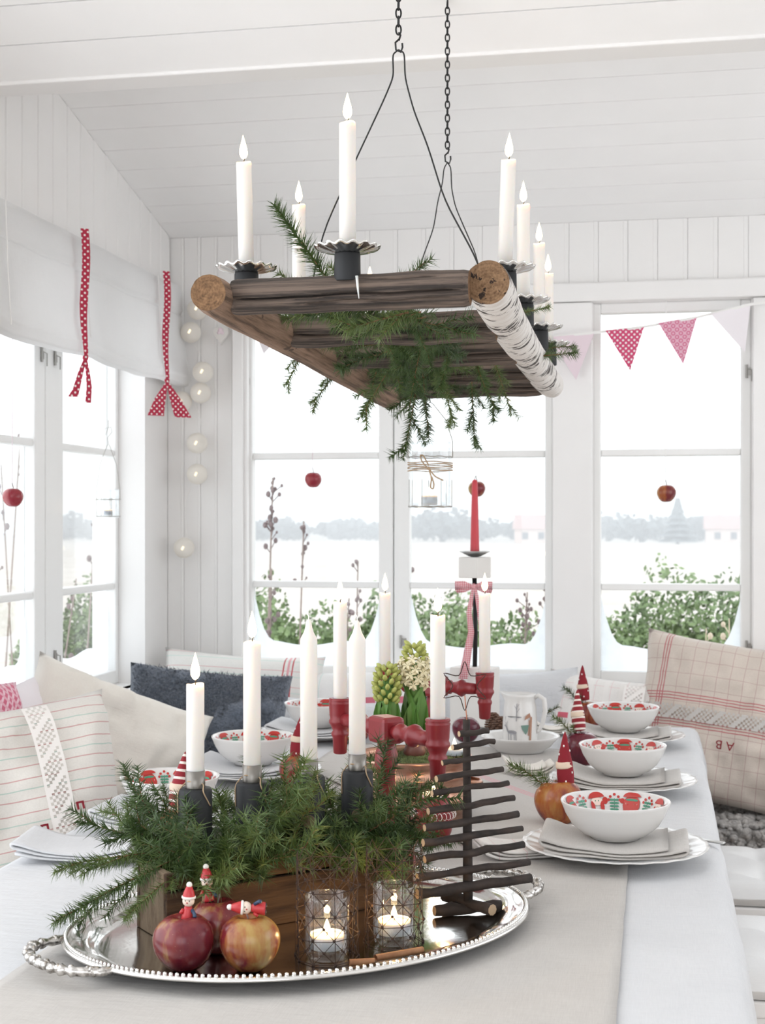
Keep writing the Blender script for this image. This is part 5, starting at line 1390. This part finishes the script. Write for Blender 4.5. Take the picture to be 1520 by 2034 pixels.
def inner(t):
    """inner wall of the bowl: t = distance below the rim"""
    L = 0; pts = INN[::-1]
    for (r0, q0), (r1, q1) in zip(pts, pts[1:]):
        s = math.hypot(r1 - r0, q1 - q0)
        if L + s >= t: f = (t - L) / s; return r0 + (r1 - r0) * f, q0 + (q1 - q0) * f
        L += s
    return pts[-1]
def decal(mb, s, t, poly, lift):
    """poly in (x along rim, y up) metres, centred at rim arc s and depth t"""
    vs = []
    for px, py in poly:
        r, z = inner(max(.001, (t - py) * 1.3 - .001)); a = (s + px * 1.35) / .083; r -= lift; vs.append((r * math.cos(a), r * math.sin(a), z + lift * .8))
    mb.add(vs, [tuple(range(len(vs)))])
def disc(rx, ry, cx=0, cy=0, n=12, a0=0, a1=2 * PI): return [(cx + rx * math.cos(a0 + (a1 - a0) * k / n), cy + ry * math.sin(a0 + (a1 - a0) * k / n)) for k in range(n)]
def bowl_prints():
    red, grn, skin = MB(), MB(), MB(); n = 8; per = 2 * PI * .083 / n; lf = .0011
    for k in range(n):
        s = k * per
        if k % 2 == 0:      # a round face framed in red under a cap
            decal(red, s, .017, disc(.0125, .0145, 0, -.002), lf); decal(red, s, .008, disc(.0125, .007, 0, 0, 12, 0, PI), lf + .0003)
            decal(skin, s, .016, disc(.0085, .0055), lf + .0006); decal(red, s + .018, .013, disc(.0035, .0035), lf)
            decal(grn, s, .0115, disc(.009, .0018), lf + .0009)
            for dx in (-.0042, .0042): decal(grn, s + dx, .0158, disc(.0009, .0011, 0, 0, 6), lf + .001); decal(red, s + dx * 1.7, .0185, disc(.0012, .001, 0, 0, 6), lf + .001)
            for dx in (-.004, .004): decal(skin, s + dx, .0255, disc(.0022, .0028), lf + .0006)
        else:
            decal(red, s, .010, disc(.0115, .0085, 0, 0, 12, 0, PI), lf); decal(red, s - .016, .013, disc(.0038, .0048), lf); decal(skin, s, .014, disc(.0085, .0055), lf + .0004)
            for dx in (-.0095, .0095): decal(red, s + dx, .021, disc(.003, .008), lf + .0006)
            for dx in (-.003, .003): decal(grn, s + dx, .0135, disc(.0009, .0011, 0, 0, 6), lf + .001)
        s += per / 2        # leafy sprig with red berries between
        for j in range(5):
            for dx in (-1, 1): decal(grn, s + dx * .0044, .012 + j * .0042, disc(.0034, .0014, 0, dx * .0), lf)
        decal(grn, s, .021, [(-.0006, -.012), (.0006, -.012), (.0006, .011), (-.0006, .011)], lf)
        for dx, dt in ((-.007, .008), (0, .005), (.007, .008), (-.010, .012), (.010, .012)): decal(red, s + dx, dt, disc(.0019, .0019, 0, 0, 8), lf)
    return red.mesh('red_print', 'print_red'), grn.mesh('green_print', 'print_green'), skin.mesh('cream_print', 'print_skin')
PRINTS = bowl_prints()
def napkin_mesh(w, d, seed, mat='napkin_linen', layers=3):
    """cloth folded in layers, folds at left and right, open edge to the front"""
    cl = []; hh = .0080; x0, x1 = -w / 2, w / 2
    for l in range(layers):
        z = .003 + l * hh; xs = [x0 + (x1 - x0) * i / 18 for i in range(19)]; xs = xs if l % 2 == 0 else xs[::-1]
        if l == layers - 1: xs = xs[:-2]
        cl += [(x, z) for x in xs]
        if l < layers - 1:
            xe = xs[-1]; s = 1 if xe > 0 else -1
            for k in range(1, 5): a = -PI / 2 + PI * k / 5; cl.append((xe + s * math.cos(a) * hh * .75, z + hh / 2 + math.sin(a) * hh / 2))
    sag = lambda x, y, z: z * (.55 + .45 * min(1, (abs(x) / (w / 2)) ** 2 * 1.3)) + .008 * (x / (w / 2)) ** 4 + .0045 * math.sin(x * 40 + seed) * nz((x * 9, y * 6, seed)) 
    m = MB(); ny = 12; th = .0021; n = len(cl)
    def nrm(i):
        a = Vector(cl[max(0, i - 1)]); b = Vector(cl[min(n - 1, i + 1)]); t = (b - a).normalized(); return Vector((-t.y, t.x))
    def P(i, j, s):
        q = Vector(cl[i]) + nrm(i) * th * s; y = -d / 2 + d * j / ny; y += .006 * nz((q.x * 8, i * .07, seed)) * (1 if j in (0, ny) else .6)
        return (q.x, y, sag(q.x, y, q.y))
    for s in (1, -1): m.grid(n - 1, ny, lambda u, v: P(int(round(u * (n - 1))), int(round(v * ny)), s), s < 0)
    off = n * (ny + 1)
    for i in range(n - 1):
        a = i * (ny + 1); b = (i + 1) * (ny + 1); m.f.append((a, a + off, b + off, b)); a += ny; b += ny; m.f.append((a, b, b + off, a + off))
    for i in (0, n - 1):
        for j in range(ny): a = i * (ny + 1) + j; m.f.append((a, a + 1, a + 1 + off, a + off))
    return m.mesh('napkin', mat, True)
CONE = [(.0135, 0), (.0145, .004), (.0152, .018), (.0138, .032), (.0102, .046), (.0062, .060), (.0034, .070), (1e-5, .076)]
def cone_doll(loc, lean, mat, label, h=1.0):
    t = thing('felt_cone_figure', label, 'figurine', loc, 0, 'felt cone figures on the apples'); t.rotation_euler = lean
    bend = lambda r, z, a, i: (r, z)
    b = MB().lathe([(r, z * h) for r, z in CONE], 24); b.v = [(x + .004 * (z / .07) ** 2, y, z) for x, y, z in b.v]; b.build('cone', mat, t, True)
    MB().lathe([(.0148, .026 * h), (.0153, .028 * h), (.0146, .034 * h), (.0139, .035 * h)], 24).build('face_band', 'felt_cream', t, True)
    if mat == 'felt_red':
        for k in range(17):
            f = (k + .5) / 17; z = f * .062 * h; a = k * 2.4
            for (r0, z0_), (r1, z1_) in zip(CONE, CONE[1:]):
                if z0_ * h <= z <= z1_ * h: rr = r0 + (r1 - r0) * (z - z0_ * h) / max(1e-6, (z1_ - z0_) * h); break
            if .025 * h < z < .040 * h: continue
            x = rr * math.cos(a) + .004 * (z / .07) ** 2; MB().ball((x, rr * math.sin(a), z), .0022, 8, 5, (.7, .7, 1)).build('dot', 'felt_white', t, True)
    return t
GS = 'place settings'
def setting(x, y, z, ordinal, rot, mat_a, doll, dx=-.115, dy=.19, seed=0, napmat='napkin_linen', sprig_d=(-.8, 0, .5), nap_rz=0):
    w = ordinal
    o = link('plate', PLATE, None, (x, y, z), (0, 0, rot)); tag(o, 'white plate with relief rim under the bowl ' + w, 'plate', 'white relief plates')
    o = link('napkin', napkin_mesh(.215, .150, seed, napmat), None, (x, y - .01, z + .0125), (0, 0, nap_rz)); tag(o, 'folded linen napkin between plate and bowl ' + w, 'napkin', 'folded linen napkins')
    t = thing('bowl', 'white bowl with red and green printed faces inside ' + w, 'bowl', (x, y + .012, z + .0275), rot, 'printed bowls')
    link('body', BOWL, t)
    for me, nm in zip(PRINTS, ('red_print', 'green_print', 'cream_print')): stuff(link(nm, me, t))
    return
S = [(-.062, 2.308, 'nearest on the right side'), (-.063, 2.903, 'in the middle of the right side'), (-.074, 3.520, 'farthest on the right side')]
for i, (x, y, w) in enumerate(S): setting(x, y, z0, w, R(70 + 18 * i), None, None, seed=i * 3.3)
SL = [(-.845, 2.40, 'nearest on the left side'), (-.836, 2.90, 'in the middle of the left side'), (-.828, 3.47, 'farthest on the left side')]
for i, (x, y, w) in enumerate(SL): setting(x, y, TT + .001, w, R(50 + 20 * i), None, None, seed=i * 2.1 + 1, napmat='white_linen')
def apple_doll(x, y, z, r, mat, dmat, doff, w, sp_d, seed, h=1.0, lean=(0, 0, 0), scale=1.0, dz=1.52):
    apple((x, y, z), r, mat, {'apple_orange': 'orange red apple ', 'apple_dark': 'dark plum red apple '}[mat] + 'carrying fir and a felt cone ' + w, seed, (0, 0, seed))
    cone_doll((x + doff[0], y + doff[1], z + r * dz), lean, dmat, {'felt_red': 'red white-dotted felt cone figure ', 'felt_striped': 'red and cream striped felt cone figure '}[dmat] + 'on the apple ' + w, h)
    sprig('short', (x - .002, y, z + r * 1.2), sp_d, 'fir tip stuck in the apple ' + w, .8, scale, 'fir tips stuck in apples')
apple_doll(-.166, 2.535, z0, .043, 'apple_orange', 'felt_red', (.013, .004), 'beside the nearest right bowl', (-.8, 0, .55), 1, 1.3, (0, R(-6), 0), 1.0)
apple_doll(-.158, 3.165, z0, .041, 'apple_dark', 'felt_striped', (-.004, -.004), 'beside the middle right bowl', (-.75, 0, .8), 2, 1.2, (0, R(-7), 0), .85, 1.9)
apple_doll(-.172, 3.71, z0, .041, 'apple_orange', 'felt_red', (-.006, 0), 'beside the farthest right bowl', (-.7, 0, .85), 3, 1.2, (0, R(-7), 0), .85, 1.9)
apple_doll(-.77, 2.245, TT + .001, .036, 'apple_orange', 'felt_striped', (-.005, 0), 'behind the wooden box', (-.5, .2, .8), 4, 1.3, (0, R(4), 0), .7, 1.7)
apple_doll(-.705, 2.78, z0, .038, 'apple_orange', 'felt_red', (-.002, 0), 'near the middle left bowl', (.3, 0, .9), 5, 1.3, (0, R(4), 0), .7, 1.6)
apple((-.715, 3.40, z0), .034, 'apple_orange', 'yellowish apple beside the farthest bowl on the left', 2, (0, 0, R(30)))
sprig('tiny', (-.742, 3.39, z0 + .03), (-.5, 0, .6), 'little fir tip beside the farthest bowl on the left', .5, 1.0, 'fir tips stuck in apples')
sprig('tiny', (-.66, 3.47, z0 + .07), (.5, 0, .8), 'little fir tip showing above the bar of the front candelabrum', .5, 1.2, 'fir tips stuck in apples')
# loose folded cloths
def loose(x, y, w, d, rz, seed, mat, label):
    o = link('folded_cloth', napkin_mesh(w, d, seed, mat, 3), None, (x, y, z0 + .0005), (0, 0, rz)); tag(o, label, 'cloth', 'folded cloths on the table')
loose(-.215, 2.30, .13, .10, R(20), 3.3, 'towel_check_cloth', 'folded linen cloth with a red woven end by the nearest right plate')
loose(-.265, 3.05, .09, .07, R(12), 5.3, 'cream_linen', 'small rolled cream cloth by the dark plum apple')
loose(-.255, 3.66, .09, .07, R(12), 6.3, 'cream_linen', 'small rolled cream cloth behind the jug dish')
loose(-.90, 2.17, .20, .13, R(8), 7.3, 'white_linen', 'white folded cloth at the left edge of the table behind the fir branch')

# ---- jug in a dish
JX, JY = -.310, 3.345
t = thing('dish', 'wide white dish under the deer jug', 'dish', (JX, JY, z0)); 
MB().lathe([(.05, 0), (.056, 0), (.057, .003), (.072, .012), (.088, .030), (.094, .036), (.0925, .038), (.085, .033), (.070, .017), (.05, .008), (1e-5, .007)], 64).build('body', 'porcelain', t, True)
t = thing('jug', 'white porcelain jug printed with a winter deer scene', 'jug', (JX, JY, z0 + .008), R(-10))
def jm(r, z, a, i):
    if z > .105: d = abs((a - PI + PI) % (2 * PI) - PI); d = abs(math.atan2(math.sin(a - PI), math.cos(a - PI))); k = max(0, 1 - d / .6) * (z - .105) / .02; return (r + .013 * k, z + .004 * k)
    return (r, z)
MB().lathe([(.036, 0), (.039, .002), (.041, .02), (.0405, .06), (.038, .095), (.035, .108), (.036, .120), (.0375, .126), (.036, .127), (.033, .120), (.033, .108), (.036, .09), (.038, .02), (1e-5, .006)], 60, mod=jm).build('body', 'porcelain', t, True)
MB().tube([(.034, 0, .118), (.045, 0, .124), (.058, 0, .115), (.061, 0, .09), (.055, 0, .06), (.046, 0, .042), (.040, 0, .038)], [.005, .0055, .006, .006, .0055, .005, .004], 10).build('handle', 'porcelain', t, True)
def jd(mb, polys):
    for poly in polys:
        vs = []
        for px, pz in poly: px *= 1.35; pz = .016 + (pz - .016) * 1.2; a = -PI / 2 + .12 + px / .041; r = .0424 - .0016 * max(0, (pz - .06) / .03); vs.append((r * math.cos(a), r * math.sin(a), pz))
        mb.add(vs, [tuple(range(len(vs)))])
def bar(x0, z0_, x1, z1_, w): d = Vector((x1 - x0, z1_ - z0_)).normalized() * w / 2; return [(x0 - d.y, z0_ + d.x), (x0 + d.y, z0_ - d.x), (x1 + d.y, z1_ - d.x), (x1 - d.y, z1_ + d.x)]
m = MB(); jd(m, [disc(.009, .004, -.010, .036), bar(-.018, .037, -.022, .047, .003), disc(.003, .002, -.024, .048, 8), bar(-.022, .05, -.026, .056, .0008), bar(-.022, .05, -.019, .056, .0008)] + [bar(x, .034, x + .001, .018, .0014) for x in (-.017, -.012, -.006, -.003)]
    + [bar(-.002, .058, -.001, .092, .0014), bar(-.001, .075, .004, .083, .0008), bar(-.001, .08, -.006, .088, .0008), bar(-.001, .085, .003, .091, .0007)] + [bar(-.026, .058 + k * .003, .020, .060 + k * .002, .0009) for k in range(3)] + [disc(.014, .0012, -.006, .066), disc(.010, .001, -.012, .017)])
m.build('deer_print', 'porcelain_print_grey', t)
m = MB(); jd(m, [[(.006, .050), (.020, .051), (.018, .040), (.014, .032), (.008, .042)]]); m.build('fir_print', 'porcelain_print_green', t)
m = MB(); jd(m, [bar(.022, .016, .025, .066, .004), bar(.019, .03, .021, .06, .002), [(.012, .060), (.024, .066), (.022, .074), (.014, .068)]]); m.build('trunk_print', 'porcelain_print_brown', t)
sprig('tiny', (-.262, 3.42, z0 + .075), (.7, 0, .35), 'little fir tip beside the jug handle', .5, .9, 'fir tips stuck in apples')
# ---- cutlery beside the plates
def knife(x, y, rz, z, label):
    t = thing('table_knife', label, 'cutlery', (x, y, z), rz, 'knives by the right plates')
    MB().box((0, -.045, .002), (.011, .09, .0036), 0, .0014).build('handle', 'tin', t, True)
    MB().add([(-.0055, 0, .0008), (.0055, 0, .0008), (.0065, .08, .0008), (-.002, .10, .0008), (-.0055, 0, .0026), (.0055, 0, .0022), (.0065, .08, .0020), (-.002, .10, .0020)], [(0, 3, 2, 1), (4, 5, 6, 7), (0, 1, 5, 4), (1, 2, 6, 5), (2, 3, 7, 6), (3, 0, 4, 7)]).build('blade', 'steel', t)
knife(.035, 2.468, R(62), TT + .003, 'steel knife tip sticking out behind the nearest right plate')
